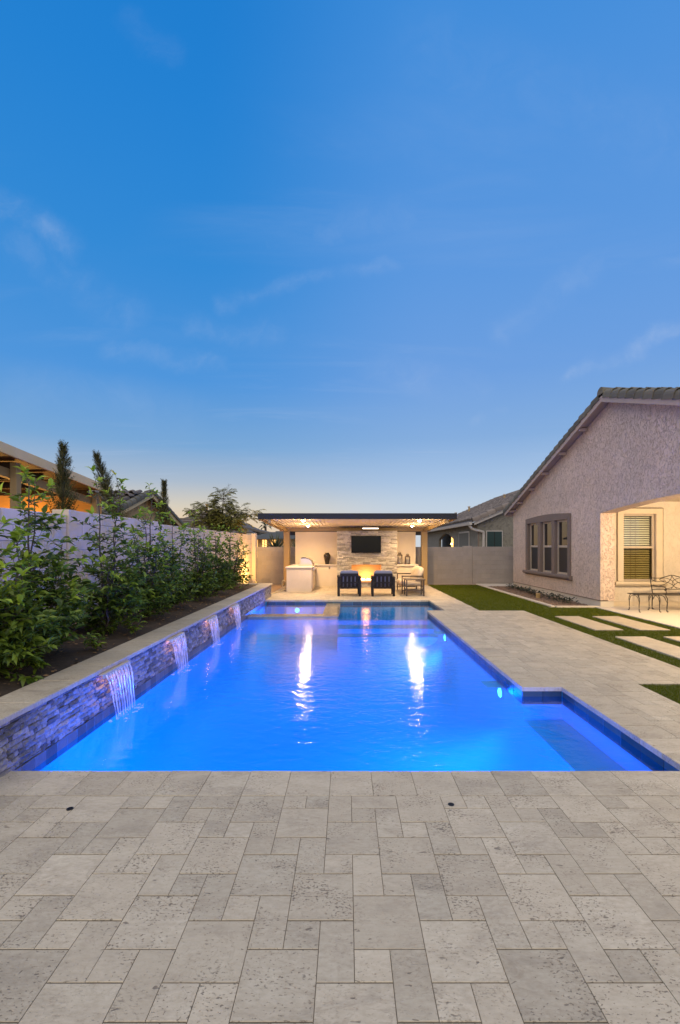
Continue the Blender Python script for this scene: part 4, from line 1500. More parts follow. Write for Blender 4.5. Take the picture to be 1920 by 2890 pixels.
def make_chair(lab):
    t = thing('lounge_chair', (0, 0, 0), lab, 'chair', 'dark slatted chairs facing the fire')
    w, d = 0.80, 0.82            # back at y=0 (towards camera), faces +y
    for s in (-1, 1):
        x0, x1 = (s * w / 2 - 0.085, s * w / 2) if s > 0 else (s * w / 2, s * w / 2 + 0.085)
        MB().rbox(x0, x1, 0, 0.085, 0, 0.62, 0.006).build('leg', M['black_frame'], t)
        MB().rbox(x0, x1, d - 0.085, d, 0, 0.62, 0.006).build('leg', M['black_frame'], t)
        MB().rbox(x0 - 0.008, x1 + 0.008, -0.01, d + 0.01, 0.622, 0.652, 0.006).build('armrest', M['black_frame'], t)
        MB().rbox(x0 + 0.02, x1 - 0.02, 0.087, d - 0.087, 0.25, 0.31, 0.005).build('side_rail', M['black_frame'], t)
    wi = w / 2 - 0.09
    MB().rbox(-wi, wi, 0.05, 0.11, 0.25, 0.315, 0.005).build('rear_rail', M['black_frame'], t)
    MB().rbox(-wi, wi, d - 0.11, d - 0.05, 0.25, 0.315, 0.005).build('front_rail', M['black_frame'], t)
    MB().bar((-wi, -0.005, 0.72), (wi, -0.005, 0.72), 0.05, 0.10, (0, 0, 1)).build('top_rail', M['black_frame'], t)
    MB().bar((-wi, 0.035, 0.46), (wi, 0.035, 0.46), 0.03, 0.045, (0, 0, 1)).build('cross_rail', M['black_frame'], t)
    n = 5
    for k in range(n):
        x = -wi + 0.045 + (2 * wi - 0.09) * k / (n - 1)
        MB().bar((x, 0.075, 0.315), (x, 0.005, 0.672), 0.088, 0.022, (0, 1, 0)).build('slat', M['black_frame'], t)
    cushion(-wi + 0.01, wi - 0.01, 0.16, d + 0.01, 0.318, 0.45).build('seat_cushion', M['navy_cushion'], t, smooth=True)
    mb = cushion(-wi + 0.005, wi - 0.005, 0.0, 0.15, 0.40, 0.865, 0.012)
    mb.v = [(x, y + 0.10 - 0.20 * (z - 0.4), z) for x, y, z in mb.v]
    mb.build('back_cushion', M['navy_cushion'], t, smooth=True)
    return t


c1 = make_chair('left one of two dark slatted chairs facing the fire')
dup(c1, (1.22, 15.62, 0), rad(-2), 'right one of two dark slatted chairs facing the fire')
c1.location = (0.08, 15.62, 0)
c1.rotation_euler.z = rad(1.5)

sf = thing('sofa', (2.33, 17.2, 0), 'beige cushioned loveseat with thin bronze frame beside the right post', 'sofa')
SX0, SX1, SY0, SY1 = 1.94, 2.72, 16.46, 18.05
for y in (SY0, SY1 - 0.04):
    for x in (SX0, SX1 - 0.04):
        MB().box(x, x + 0.04, y, y + 0.04, 0, 0.60).build('leg', M['bronze'], sf)
    MB().box(SX0 - 0.002, SX1 + 0.002, y - 0.002, y + 0.042, 0.602, 0.645).build('armrest', M['bronze'], sf)
    MB().box(SX0 + 0.041, SX1 - 0.041, y + 0.003, y + 0.037, 0.10, 0.13).build('stretcher', M['bronze'], sf)
MB().box(SX0 + 0.003, SX0 + 0.037, SY0 + 0.042, SY1 - 0.042, 0.22, 0.27).build('front_rail', M['bronze'], sf)
MB().box(SX1 - 0.037, SX1 - 0.003, SY0 + 0.042, SY1 - 0.042, 0.22, 0.27).build('rear_rail', M['bronze'], sf)
MB().box(SX1 - 0.037, SX1 - 0.003, SY0 + 0.042, SY1 - 0.042, 0.62, 0.72).build('back_rail', M['bronze'], sf)
for (a, b) in ((SY0 + 0.05, 17.25), (17.26, SY1 - 0.05)):
    cushion(SX0 + 0.0, SX1 - 0.05, a, b, 0.27, 0.44).build('seat_cushion', M['beige_cushion'], sf, smooth=True)
    mb = cushion(SX1 - 0.27, SX1 - 0.07, a, b, 0.43, 0.89, 0.05)
    mb.v = [(x + 0.30 * (z - 0.5), y, z) for x, y, z in mb.v]
    mb.build('back_cushion', M['beige_cushion'], sf, smooth=True)
st_ = thing('side_table', (2.31, 15.95, 0), 'small open bronze side table in front of the loveseat', 'table')
for y in (15.68, 16.24):
    for x in (2.0, 2.58):
        MB().box(x, x + 0.04, y, y + 0.04, 0, 0.53).build('leg', M['bronze'], st_)
    MB().box(2.041, 2.579, y + 0.004, y + 0.036, 0.17, 0.20).build('stretcher', M['bronze'], st_)
MB().rbox(1.97, 2.65, 15.65, 16.31, 0.532, 0.575, 0.006).build('table_top', M['bronze'], st_)
for x in (2.004, 2.584):
    MB().box(x, x + 0.032, 15.721, 16.239, 0.17, 0.20).build('stretcher', M['bronze'], st_)

# ---- wrought-iron bench and little table on the porch
bn_ = thing('bench', (8.73, 12.1, 0.014), 'black wrought iron bench with scrolled curved back on the porch', 'bench')
BX0, BX1, BYF, BYB = 8.14, 9.34, 11.8, 12.38


def iron(pts, r, nm, par, n=5):
    return MB().tube(smooth_path(pts, n), r, 6).build(nm, M['iron'], par, smooth=True)


for x in (BX0, BX1):
    iron([(x, BYF - 0.04, 0.03), (x, BYF + 0.01, 0.04), (x, BYF + 0.0, 0.2), (x, BYF - 0.01, 0.34), (x, BYF + 0.05, 0.42)], 0.013, 'leg', bn_)
    iron([(x, BYB - 0.05, 0.03), (x, BYB, 0.04), (x, BYB, 0.22), (x, BYB - 0.01, 0.44), (x, BYB + 0.04, 0.66), (x, BYB + 0.09, 0.85)], 0.014, 'leg', bn_)
    iron([(x, BYB + 0.02, 0.64), (x, BYB - 0.2, 0.65), (x, BYF + 0.12, 0.64), (x, BYF + 0.03, 0.60), (x, BYF + 0.06, 0.55), (x, BYF + 0.11, 0.58)], 0.011, 'armrest', bn_)
    iron([(x, BYF + 0.07, 0.60), (x, BYF + 0.03, 0.50), (x, BYF + 0.07, 0.43)], 0.010, 'arm_support', bn_)
    iron([(x, BYF + 0.01, 0.26), (x, BYF + 0.12, 0.39), (x, (BYF + BYB) / 2, 0.42), (x, BYB - 0.12, 0.39), (x, BYB - 0.01, 0.26)], 0.008, 'brace', bn_)
for y in (BYF + 0.05, BYB - 0.02):
    MB().tube([(BX0, y, 0.44), (BX1, y, 0.44)], 0.012, 6).build('seat_rail', M['iron'], bn_)
for k in range(13):
    y = BYF + 0.09 + (BYB - BYF - 0.15) * k / 12
    MB().bar((BX0, y, 0.44), (BX1, y, 0.44), 0.022, 0.006).build('seat_slat', M['iron'], bn_)


def bk(u, z):
    """point on the tilted back, u in 0..1 across"""
    return (BX0 + (BX1 - BX0) * u, BYB + 0.0 + 0.10 * (z - 0.45) / 0.4, z)


iron([bk(0, 0.84), bk(0.22, 0.835), bk(0.36, 0.87), bk(0.5, 0.91), bk(0.64, 0.87), bk(0.78, 0.835), bk(1, 0.84)], 0.012, 'top_rail', bn_)
MB().tube([bk(0, 0.54), bk(1, 0.54)], 0.010, 6).build('lower_rail', M['iron'], bn_)
for s in (0, 1):
    f = (lambda u: u) if s == 0 else (lambda u: 1 - u)
    iron([bk(f(0.03), 0.80), bk(f(0.12), 0.74), bk(f(0.25), 0.74), bk(f(0.42), 0.70), bk(f(0.56), 0.56)], 0.008, 'scroll', bn_)
    iron([bk(f(0.30), 0.75), bk(f(0.22), 0.78), bk(f(0.24), 0.82), bk(f(0.36), 0.83), bk(f(0.48), 0.77), bk(f(0.52), 0.68), bk(f(0.46), 0.59), bk(f(0.30), 0.55)], 0.008, 'scroll', bn_)
    iron([bk(f(0.5), 0.90), bk(f(0.46), 0.80), bk(f(0.38), 0.72), bk(f(0.28), 0.66), bk(f(0.12), 0.62), bk(f(0.05), 0.66)], 0.008, 'scroll', bn_)
    iron([bk(f(0.30), 0.76), bk(f(0.28), 0.735), bk(f(0.32), 0.73), bk(f(0.335), 0.77), bk(f(0.31), 0.785)], 0.007, 'scroll', bn_)
tb = thing('garden_table', (7.7, 12.0, 0.014), 'low black wrought iron table with arched legs left of the bench', 'table')
TX0, TX1, TYF, TYB = 7.43, 7.95, 11.8, 12.22
for x in (TX0, TX1):
    for y, s in ((TYF, -1), (TYB, 1)):
        iron([(x, y + s * 0.05, 0.025), (x, y + s * 0.0, 0.035), (x, y - s * 0.005, 0.2), (x, y + s * 0.01, 0.34), (x, y - s * 0.05, 0.435)], 0.011, 'leg', tb)
    iron([(x, TYF + 0.005, 0.27), (x, TYF + 0.07, 0.38), (x, (TYF + TYB) / 2, 0.425), (x, TYB - 0.07, 0.38), (x, TYB - 0.005, 0.27)], 0.008, 'brace', tb)
fr = MB()
for (p, q) in (((TX0 - .03, TYF - .03), (TX1 + .03, TYF - .03)), ((TX0 - .03, TYB + .03), (TX1 + .03, TYB + .03)), ((TX0 - .03, TYF - .03), (TX0 - .03, TYB + .03)), ((TX1 + .03, TYF - .03), (TX1 + .03, TYB + .03))):
    fr.tube([(*p, 0.45), (*q, 0.45)], 0.011, 6)
fr.build('table_rim', M['iron'], tb)
for k in range(11):
    y = TYF + (TYB - TYF) * k / 10
    MB().bar((TX0 - .025, y, 0.452), (TX1 + .025, y, 0.452), 0.020, 0.006).build('top_slat', M['iron'], tb)

# ================================================================== NEIGHBOURS
def tile_field(x0, x1, y0, y1, zfun, axis, n=5, pitch=0.28, expo=0.38, r=0.11):
    """merged barrel tiles on a slope running down along -x, +y or -y"""
    mb = MB()
    fm = barrel(expo + 0.06, r, n, 0.02)
    if axis == '-x':
        ny = int((y1 - y0) / pitch)
        nx_ = int((x1 - x0) / (expo * 0.93))
        for j in range(ny):
            for i in range(nx_):
                x = x1 - i * expo * 0.93
                y = y0 + (j + .5) * pitch
                sl_ = math.atan((zfun(x) - zfun(x - 1)))
                mt = Matrix.Translation((x, y, zfun(x) + 0.02 + R.uniform(-.006, .006))) @ Matrix.Rotation(math.pi / 2, 4, 'Z') @ Matrix.Rotation(-sl_ + 0.07, 4, 'X')
                mb.add([tuple(mt @ Vector(v_)) for v_ in fm.v], fm.f)
    else:
        s = 1 if axis == '+y' else -1
        nx_ = int((x1 - x0) / pitch)
        ny = int((y1 - y0) / (expo * 0.93))
        for i in range(nx_):
            for j in range(ny):
                y = (y0 + j * expo * 0.93) if s > 0 else (y1 - j * expo * 0.93)
                x = x0 + (i + .5) * pitch
                sl_ = math.atan(abs(zfun(y + 1) - zfun(y)))
                mt = Matrix.Translation((x, y, zfun(y) + 0.02)) @ Matrix.Rotation(0 if s > 0 else math.pi, 4, 'Z') @ Matrix.Rotation(-sl_ + 0.07, 4, 'X')
                mb.add([tuple(mt @ Vector(v_)) for v_ in fm.v], fm.f)
    return mb


# right neighbour
nr = thing('neighbor_house', (9, 30, 0), 'grey stucco house with tiled roof and gutter behind the right block wall', 'house')
NX, NY = 7.03, 25.0
nz = lambda x: 3.02 + 0.43 * (x - 6.79)
wl = MB()
wl.prism([(NX, 0), (13.5, 0), (13.5, nz(13.5) - .1), (NX, nz(NX) - .1)], 'y', NY, NY + 0.2)
wl.prism([(NY + 0.2, 0), (30.7, 0), (30.7, 3.0), (NY + 0.2, 3.0)], 'x', NX, NX + 0.2)
an = [(30.7, 2.15)] + [(30.7 + 4.8 * i / 10, 2.15 + 0.42 * math.sin(math.pi * i / 10)) for i in range(1, 10)] + [(35.5, 2.15), (35.5, 3.0), (30.7, 3.0)]
wl.prism(an, 'x', NX, NX + 0.2)
wl.prism([(35.5, 0), (42, 0), (42, 3.0), (35.5, 3.0)], 'x', NX, NX + 0.2)
wl.build('wall', M['grey_stucco'], nr)
MB().box(8.6, 8.7, 29.5, 42, 0, 3.0).build('porch_back_wall', M['grey_stucco'], nr)
MB().prism([(6.62, nz(6.62) - 0.02), (13.6, nz(13.6) - 0.02), (13.6, nz(13.6) + 0.05), (6.62, nz(6.62) + 0.05)], 'y', NY - 0.35, 42).build('roof_deck', M['rooftile_far'], nr)
stuff(tile_field(6.70, 13.6, NY - 0.3, 42, lambda x: nz(x) + 0.06, '-x').build('roof_tiles', M['rooftile_far'], nr))
rk = barrel(0.46, 0.15, 7, 0.02, 0.12).mesh('rake_tile', M['rooftile_far'])
for i in range(17):
    x = 13.4 - i * 0.395
    piece('rake_tile', rk, nr, (x, NY - 0.38, nz(x) + 0.09), (1, 1, 1), (-math.atan(0.43) + 0.06, 0, math.pi / 2))
MB().prism([(6.75, nz(6.75) - 0.20), (13.5, nz(13.5) - 0.20), (13.5, nz(13.5) - 0.03), (6.75, nz(6.75) - 0.03)], 'y', NY - 0.42, NY - 0.36).build('barge_board', M['gutter'], nr)
MB().prism([(6.48, nz(6.6) - 0.13), (6.62, nz(6.6) - 0.13), (6.62, nz(6.6) + 0.02), (6.46, nz(6.6) + 0.02)], 'y', NY - 0.45, 41).build('gutter', M['gutter'], nr)
MB().tube(smooth_path([(6.55, NY - 0.25, nz(6.6) - 0.14), (6.58, NY - 0.25, 2.72), (6.75, NY - 0.22, 2.58), (7.25, NY - 0.12, 2.46), (7.33, NY - 0.08, 2.35), (7.33, NY - 0.07, 1.9), (7.33, NY - 0.07, 0.2)], 5), 0.075, 6).build('downspout', M['gutter'], nr)
wq_ = MB().rbox(7.48, 8.38, NY - 0.05, NY - 0.002, 1.15, 2.52, 0.01).build('window', M['gutter'], nr)
MB().box(7.53, 8.33, NY - 0.056, NY - 0.0505, 1.2, 2.47).build('pane', M['teal_pane'], wq_)
MB().box(7.91, 7.95, NY - 0.064, NY - 0.057, 1.2, 2.47).build('mullion', M['dark_metal'], wq_)
wq2 = MB().rbox(NX - 0.05, NX - 0.002, 26.55, 29.0, 0.9, 2.56, 0.01).build('window', M['gutter'], nr)
MB().box(NX - 0.056, NX - 0.051, 26.65, 28.9, 0.95, 2.46).build('window_shade', M['shade_cloth'], wq2)
MB().box(7.05, 7.12, NY - 0.008, NY - 0.002, 0, 2.45).build('wall_strip', M['trim'], nr)
for (x, y, h) in ((12.6, 27.5, 0.55), (9.6, 36.5, 0.4), (9.1, 38.8, 0.3), (8.6, 40.5, 0.35), (11.2, 33, 0.28)):
    vp = MB().lathe([(0, -0.3), (0.07, -0.3), (0.07, h), (0, h)], (x, y, nz(x) + 0.1), 10).build('roof_vent', M['post'], nr)
    MB().lathe([(0, 0), (0.11, 0), (0.12, 0.05), (0.08, 0.09), (0, 0.1)], (x, y, nz(x) + 0.1 + h), 10).build('vent_cap', M['gutter'], vp)
ls = thing('porch_sconce', (7.6, 33.5, 1.9), 'bright yellow lantern glowing in the arch of the grey house', 'lamp')
MB().rbox(7.18, 7.40, 31.6, 31.95, 1.3, 2.45, 0.02).build('lamp_niche', M['warm_window'], ls)
for k in (0, 1):
    MB().lathe([(0, -0.07), (0.05, -0.055), (0.075, 0), (0.05, 0.055), (0, 0.07)], (7.06 + 0.22 * k, 31.3, 1.83), 12).build('bulb', M['sconce'], ls, smooth=True)
lamp('POINT', 'sconce_light', (7.35, 31.0, 1.9), 18, (1.0, 0.6, 0.2), 0.08)

# left neighbour: gabled house
nl = thing('neighbor_house', (-9, 18, 0), 'tan stucco gabled house with dark tiled roof beyond the left block wall', 'house')
GX, GY, GZ = -8.0, 18.2, 3.72
gz_ = lambda y: GZ - 0.34 * abs(y - GY)
MB().prism([(14.4, 0), (21.4, 0), (21.4, gz_(21.4)), (GY, GZ), (14.4, gz_(14.4))], 'x', GX - 0.2, GX).build('wall', M['tan_stucco'], nl)
for ye in (13.9, 21.9):
    MB().prism([(GY, GZ + 0.0), (ye, gz_(ye)), (ye, gz_(ye) + 0.06), (GY, GZ + 0.06)], 'x', -16, GX + 0.34).build('roof_deck', M['brown_ceiling'], nl)
    MB().prism([(GY, GZ - 0.12), (ye, gz_(ye) - 0.12), (ye, gz_(ye) + 0.07), (GY, GZ + 0.07)], 'x', GX + 0.342, GX + 0.39).build('barge_board', M['tan_paint'], nl)
stuff(tile_field(-15.8, GX + 0.25, 13.95, GY, lambda y: gz_(y) + 0.07, '-y').build('roof_tiles', M['rooftile_far'], nl))
rk2 = barrel(0.42, 0.12, 7, 0.02, 0.08).mesh('rake_tile', M['rooftile'])
for s in (1, -1):
    for k in range(11):
        d = 0.05 + k * 0.345
        piece('rake_tile', rk2, nl, (GX + 0.33, GY + s * d, GZ + 0.10 - 0.34 * d), (1, 1, 1), (-math.atan(.34) + 0.05, 0, 0 if s > 0 else math.pi))
for k in range(3):
    MB().lathe([(0, 0), (0.055, 0), (0.055, 0.42), (0.08, 0.43), (0.08, 0.5), (0, 0.5)], (GX - 0.6 - 1.3 * k, 21.2 + 0.2 * k, gz_(21.2)), 8).build('roof_vent', M['post'], nl)

# left neighbour: patio cover with ochre wall
pc = thing('patio_cover', (-8, 11.5, 0), 'timber patio cover with sloping roof edge and ochre wall at far left', 'patio cover')
e0, e1 = (8.9, 3.86), (13.75, 3.44)
fz0 = lambda y: e0[1] + (e1[1] - e0[1]) * (y - e0[0]) / (e1[0] - e0[0])
MB().prism([(6, fz0(6) - 0.21), (13.75, fz0(13.75) - 0.21), (13.75, fz0(13.75)), (6, fz0(6))], 'x', -7.06, -7.0).build('fascia_board', M['tan_paint'], pc)
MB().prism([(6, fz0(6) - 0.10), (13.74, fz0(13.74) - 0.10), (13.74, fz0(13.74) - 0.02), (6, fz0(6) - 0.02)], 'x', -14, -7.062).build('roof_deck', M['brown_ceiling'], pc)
MB().prism([(6, fz0(6) - 0.56), (13.6, fz0(13.6) - 0.56), (13.6, fz0(13.6) - 0.36), (6, fz0(6) - 0.36)], 'x', -7.52, -7.40).build('beam', M['tan_beam'], pc)
for y in (10.25, 13.5):
    MB().rbox(-7.39, -7.24, y - 0.08, y + 0.08, 0, fz0(y) - 0.215, 0.01).build('post', M['tan_beam'], pc)
for k in range(8):
    y = 6.5 + k * 1.0
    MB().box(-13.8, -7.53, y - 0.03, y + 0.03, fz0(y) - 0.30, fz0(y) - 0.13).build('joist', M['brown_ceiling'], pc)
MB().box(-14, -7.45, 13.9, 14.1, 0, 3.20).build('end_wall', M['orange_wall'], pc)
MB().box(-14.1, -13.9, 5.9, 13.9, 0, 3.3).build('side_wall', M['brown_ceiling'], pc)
cf = MB().lathe([(0, 1.65), (0.08, 1.65), (0.08, 1.9), (0, 1.9)], (-9.6, 13.75, 0), 14).build('wall_lamp', M['warm_window'], pc)
lamp('POINT', 'cover_light', (-9.6, 13.1, 1.7), 280, (1.0, 0.50, 0.12), 0.1)

# far roofs
def far_house(loc, w_, d_, wall_h, rise, lab, wallm, roofm):
    x, y = loc
    t = thing('distant_house', (x, y, 0), lab, 'house')
    MB().box(x - w_ / 2, x + w_ / 2, y, y + d_, 0, wall_h).build('wall', wallm, t)
    a = 0.45
    vs = [(x - w_ / 2 - a, y - a, wall_h - .05), (x + w_ / 2 + a, y - a, wall_h - .05), (x + w_ / 2 + a, y + d_ + a, wall_h - .05), (x - w_ / 2 - a, y + d_ + a, wall_h - .05)]
    i = min(w_, d_) / 2
    vs += [(x - w_ / 2 + i, y + d_ / 2, wall_h + rise), (x + w_ / 2 - i + 0.01, y + d_ / 2, wall_h + rise)]
    mb = MB().add(vs, [(0, 1, 5, 4), (2, 3, 4, 5), (1, 2, 5), (3, 0, 4), (3, 2, 1, 0)])
    mb.build('roof', roofm, t)
    for k in range(9):
        f = k / 9
        z = wall_h - .05 + (rise + .05) * f
        MB().box(x - w_ / 2 - a + (i + a) * f, x + w_ / 2 + a - (i + a) * f, y - a + (d_ / 2 + a) * f - 0.10, y - a + (d_ / 2 + a) * f + 0.05, z + 0.0, z + 0.06).build('tile_course', roofm, t)
    return t


fa = far_house((-10.2, 31), 7.0, 9, 2.6, 1.9, 'low far house with brown hip roof behind the leafy tree', M['tan_stucco'], M['rooftile_far'])
MB().lathe([(0, 0), (0.09, 0), (0.09, 0.6), (0.13, 0.62), (0.13, 0.72), (0, 0.72)], (-10.4, 34.5, 4.1), 8).build('roof_vent', M['post'], fa)
fb_ = thing('distant_house', (-6.5, 33, 0), 'far pale grey gabled house with dark vent past the left wall end', 'house')
MB().prism([(-10.5, 0), (-4.9, 0), (-4.9, 2.35), (-8.0, 3.05), (-10.5, 2.4)], 'y', 33, 40).build('wall', M['grey_wall'], fb_)
MB().prism([(-8.0, 3.08), (-4.4, 2.24), (-4.4, 2.38), (-8.0, 3.24), (-11, 2.5), (-11, 2.36)], 'y', 32.5, 40).build('roof', M['rooftile_far'], fb_)
vnt = MB().box(-6.95, -6.35, 32.94, 32.995, 2.1, 2.55).build('gable_vent', M['dark_metal'], fb_)
for k in range(5):
    MB().box(-6.93, -6.37, 32.91, 32.939, 2.13 + k * 0.085, 2.17 + k * 0.085).build('louver', M['grey_wall'], vnt)
fc = far_house((-4.0, 27.5), 3.6, 5, 2.15, 0.55, 'far low house with dark blue grey awning roof and lit windows', M['tan_stucco'], plain('slate_blue', (0.10, 0.115, 0.14), 0.7, nvar=.2))
for k in range(3):
    wv = MB().box(-5.55 + k * 0.55, -5.30 + k * 0.55, 27.46, 27.498, 1.0, 2.05).build('window', M['warm_window'], fc)
    MB().box(-5.44 + k * 0.55, -5.41 + k * 0.55, 27.44, 27.458, 1.0, 2.05).build('mullion', M['dark_metal'], wv)

# ================================================================== PLANTS
def leaf_mesh(name, l, w_, mat, fold=0.25, droop=0.25):
    """pointed leaf along +y, folded on the midrib"""
    mb = MB()
    mid = [(0, 0, 0), (0, l * .38, -0.02 * l), (0, l * .72, -droop * l * .3), (0, l, -droop * l)]
    e = w_ / 2
    L_ = [(-e * .85, l * .34, fold * e), (-e * .8, l * .66, fold * e - droop * l * .22)]
    Rr_ = [(e * .85, l * .34, fold * e), (e * .8, l * .66, fold * e - droop * l * .22)]
    mb.add(mid + L_ + Rr_, [(0, 1, 4), (1, 2, 5, 4), (2, 3, 5), (0, 6, 1), (1, 6, 7, 2), (2, 7, 3)])
    return mb


LEAF = [leaf_mesh('leaf', 1.0, 0.44, M['leaf'], 0.35, d) for d in (0.12, 0.3, 0.5)]
LEAFM = [l.mesh('leaf', M['leaf'], smooth=True) for l in LEAF]
LEAFY = [l.mesh('young_leaf', M['young'], smooth=True) for l in LEAF]


def leaf_mat(p, d, roll, s):
    q = Vector(d).to_track_quat('Y', 'Z')
    return Matrix.Translation(p) @ q.to_matrix().to_4x4() @ Matrix.Rotation(roll, 4, 'Y') @ Matrix.Scale(s, 4)


def add_leaves(root, leaves, nparts):
    """leaves: (matrix, young). The nearest and largest become leaf parts; the rest one foliage part per kind."""
    def key(t):
        p = t[0].translation
        return -t[0].to_scale()[0] / max(p.y - 0.35 * (p.x + 3.5), 1)
    leaves.sort(key=key)
    rest = {0: MB(), 1: MB()}
    base = wloc(root)
    for i, (mt, yg) in enumerate(leaves):
        k = R.randrange(3)
        if i < nparts:
            o = bpy.data.objects.new('leaf', (LEAFY if yg else LEAFM)[k])
            COL.objects.link(o)
            o.parent = root
            m2 = mt.copy()
            m2.translation = mt.translation - base
            o.matrix_local = m2
        else:
            rest[yg].add([tuple(mt @ Vector(v_)) for v_ in LEAF[k].v], LEAF[k].f)
    for yg in (0, 1):
        if rest[yg].v:
            stuff(rest[yg].build('young_foliage' if yg else 'foliage', M['young' if yg else 'leaf'], root, smooth=True))


def shrub(x, y, top, spread, dens, lab, nparts, seed, lsz=0.088, cat='shrub', group='shrubs planted along the block wall', tops=None):
    rr = random.Random(seed)
    z0 = 0.42 + 0.10 * (-2.9 - x) / 1.3
    t = thing('shrub', (x, y, z0), lab, cat, group)
    stems = MB()
    leaves = []

    def rdir(up):
        a = rr.uniform(0, 6.283)
        return Vector((math.cos(a), math.sin(a), up)).normalized()

    def twig(p, d, l, young, level):
        n = max(3, int(l / 0.045))
        pts = [p.copy()]
        q = p.copy()
        dd = d.copy()
        dd.y *= 0.62
        for i in range(n):
            dd = (dd + Vector((rr.uniform(-.14, .14), rr.uniform(-.14, .14), rr.uniform(-.06, .12)))).normalized()
            q = q + dd * (l / n)
            if q.x < -4.10:
                q.x = -4.10
            pts.append(q.copy())
            for _ in range(2 if rr.random() < dens else 1):
                o = (dd * rr.uniform(0.1, 0.9) + rdir(rr.uniform(-.5, .5))).normalized()
                s = lsz * 0.84 * rr.uniform(0.55, 1.25) * (1.0 if not young else 0.95)
                yg = 1 if (young and i > n * 0.25 and rr.random() < 0.8) or rr.random() < 0.025 else 0
                leaves.append((leaf_mat(q, o, rr.uniform(-.7, .7), s), yg))
        for _ in range(3):
            o = (dd + rdir(0.2) * 0.8).normalized()
            leaves.append((leaf_mat(q, o, rr.uniform(-.7, .7), lsz * rr.uniform(.7, 1.1)), 1 if young else 0))
        stems.tube(pts, [0.0045 - 0.003 * i / len(pts) for i in range(len(pts))], 4)

    for (ox, oy, tz) in (tops or [(rr.uniform(-.15, .15), rr.uniform(-.3, .3), top * rr.uniform(.72, 1.0)) for _ in range(4)] + [(0, 0, top)]):
        # one upright stem per listed top
        pts = []
        nseg = 9
        for i in range(nseg + 1):
            u = i / nseg
            pts.append(Vector((x + ox * u ** .8 + rr.uniform(-.02, .02), y + oy * u ** .8 + rr.uniform(-.02, .02), z0 - 0.03 + (tz - z0) * u)))
        stems.tube(pts, [0.017 * (1 - 0.85 * i / nseg) + 0.003 for i in range(nseg + 1)], 5)
        for i in range(1, nseg + 1):
            u = i / nseg
            p = pts[i]
            nb = 9 if u < 0.42 else (5 if u < 0.7 else 4)
            for _ in range(nb):
                if rr.random() < (0.08 if u < 0.4 else 0.25):
                    continue
                d = rdir(rr.uniform(-.15, .55)) if u < 0.9 else rdir(rr.uniform(.6, 2.0))
                l = spread * rr.uniform(.45, 1.1) * (1.0 - 0.66 * u) if u < .9 else rr.uniform(.10, .24)
                young = u > 0.86 or rr.random() < 0.03
                twig(p + Vector((0, 0, rr.uniform(-.1, .1))), d, l, young, 0)
    stems.build('stem', M['bark'], t)
    add_leaves(t, leaves, nparts)
    return t


shrub(-3.45, 4.45, 1.75, 0.62, 0.7, 'low shrub nearest the camera, mostly cut off by the left picture edge', 200, 9, 0.13,
      tops=[(0.0, 0.0, 1.75), (0.1, 0.3, 1.45), (0.25, 0.1, 1.2), (0.2, -0.2, 1.3)])
shrub(-3.58, 5.2, 2.42, 0.68, 0.65, 'big tall leafy shrub beside the left picture edge, second from the camera', 300, 1, 0.13,
      tops=[(0.05, -0.05, 2.42), (-0.08, 0.25, 2.25), (0.18, 0.35, 1.75), (0.15, -0.35, 1.7), (0.28, 0.1, 1.2)])
shrub(-3.50, 6.75, 2.40, 0.62, 0.55, 'leafy shrub with bright young tips third from the camera', 300, 2, 0.122,
      tops=[(0.0, -0.25, 2.46), (0.0, 0.35, 2.52), (0.15, 0.0, 1.8), (0.2, -0.3, 1.4), (0.22, 0.35, 1.5)])
shrub(-3.50, 8.05, 2.45, 0.6, 0.55, 'tall thin topped shrub fourth from the camera by the wall', 300, 3, 0.115,
      tops=[(0.0, 0.25, 2.55), (0.1, -0.2, 2.05), (0.15, 0.3, 1.9), (0.2, 0.0, 1.5), (0.0, -0.35, 1.8)])
shrub(-3.50, 9.35, 2.10, 0.54, 0.6, 'rounded dark shrub fifth from the camera by the wall', 150, 4, 0.108)
shrub(-3.48, 10.7, 2.28, 0.54, 0.6, 'shrub sixth from the camera with a thin upright tip', 150, 5, 0.108,
      tops=[(0.0, -0.1, 2.30), (0.1, 0.3, 2.0), (0.15, -0.3, 1.9), (0.2, 0.1, 1.6), (0.1, 0.45, 1.7)])
shrub(-3.46, 12.2, 2.0, 0.56, 0.65, 'dense bushy shrub second from the pavilion end of the planter', 100, 6, 0.105)
shrub(-3.46, 13.8, 2.15, 0.58, 0.65, 'dense shrub at the far end of the planter nearest the pavilion', 100, 7, 0.105,
      tops=[(0.0, 0.0, 2.2), (0.2, 0.3, 2.0), (0.35, 0.2, 1.6), (0.3, -0.3, 1.7), (-.1, .3, 1.8)])
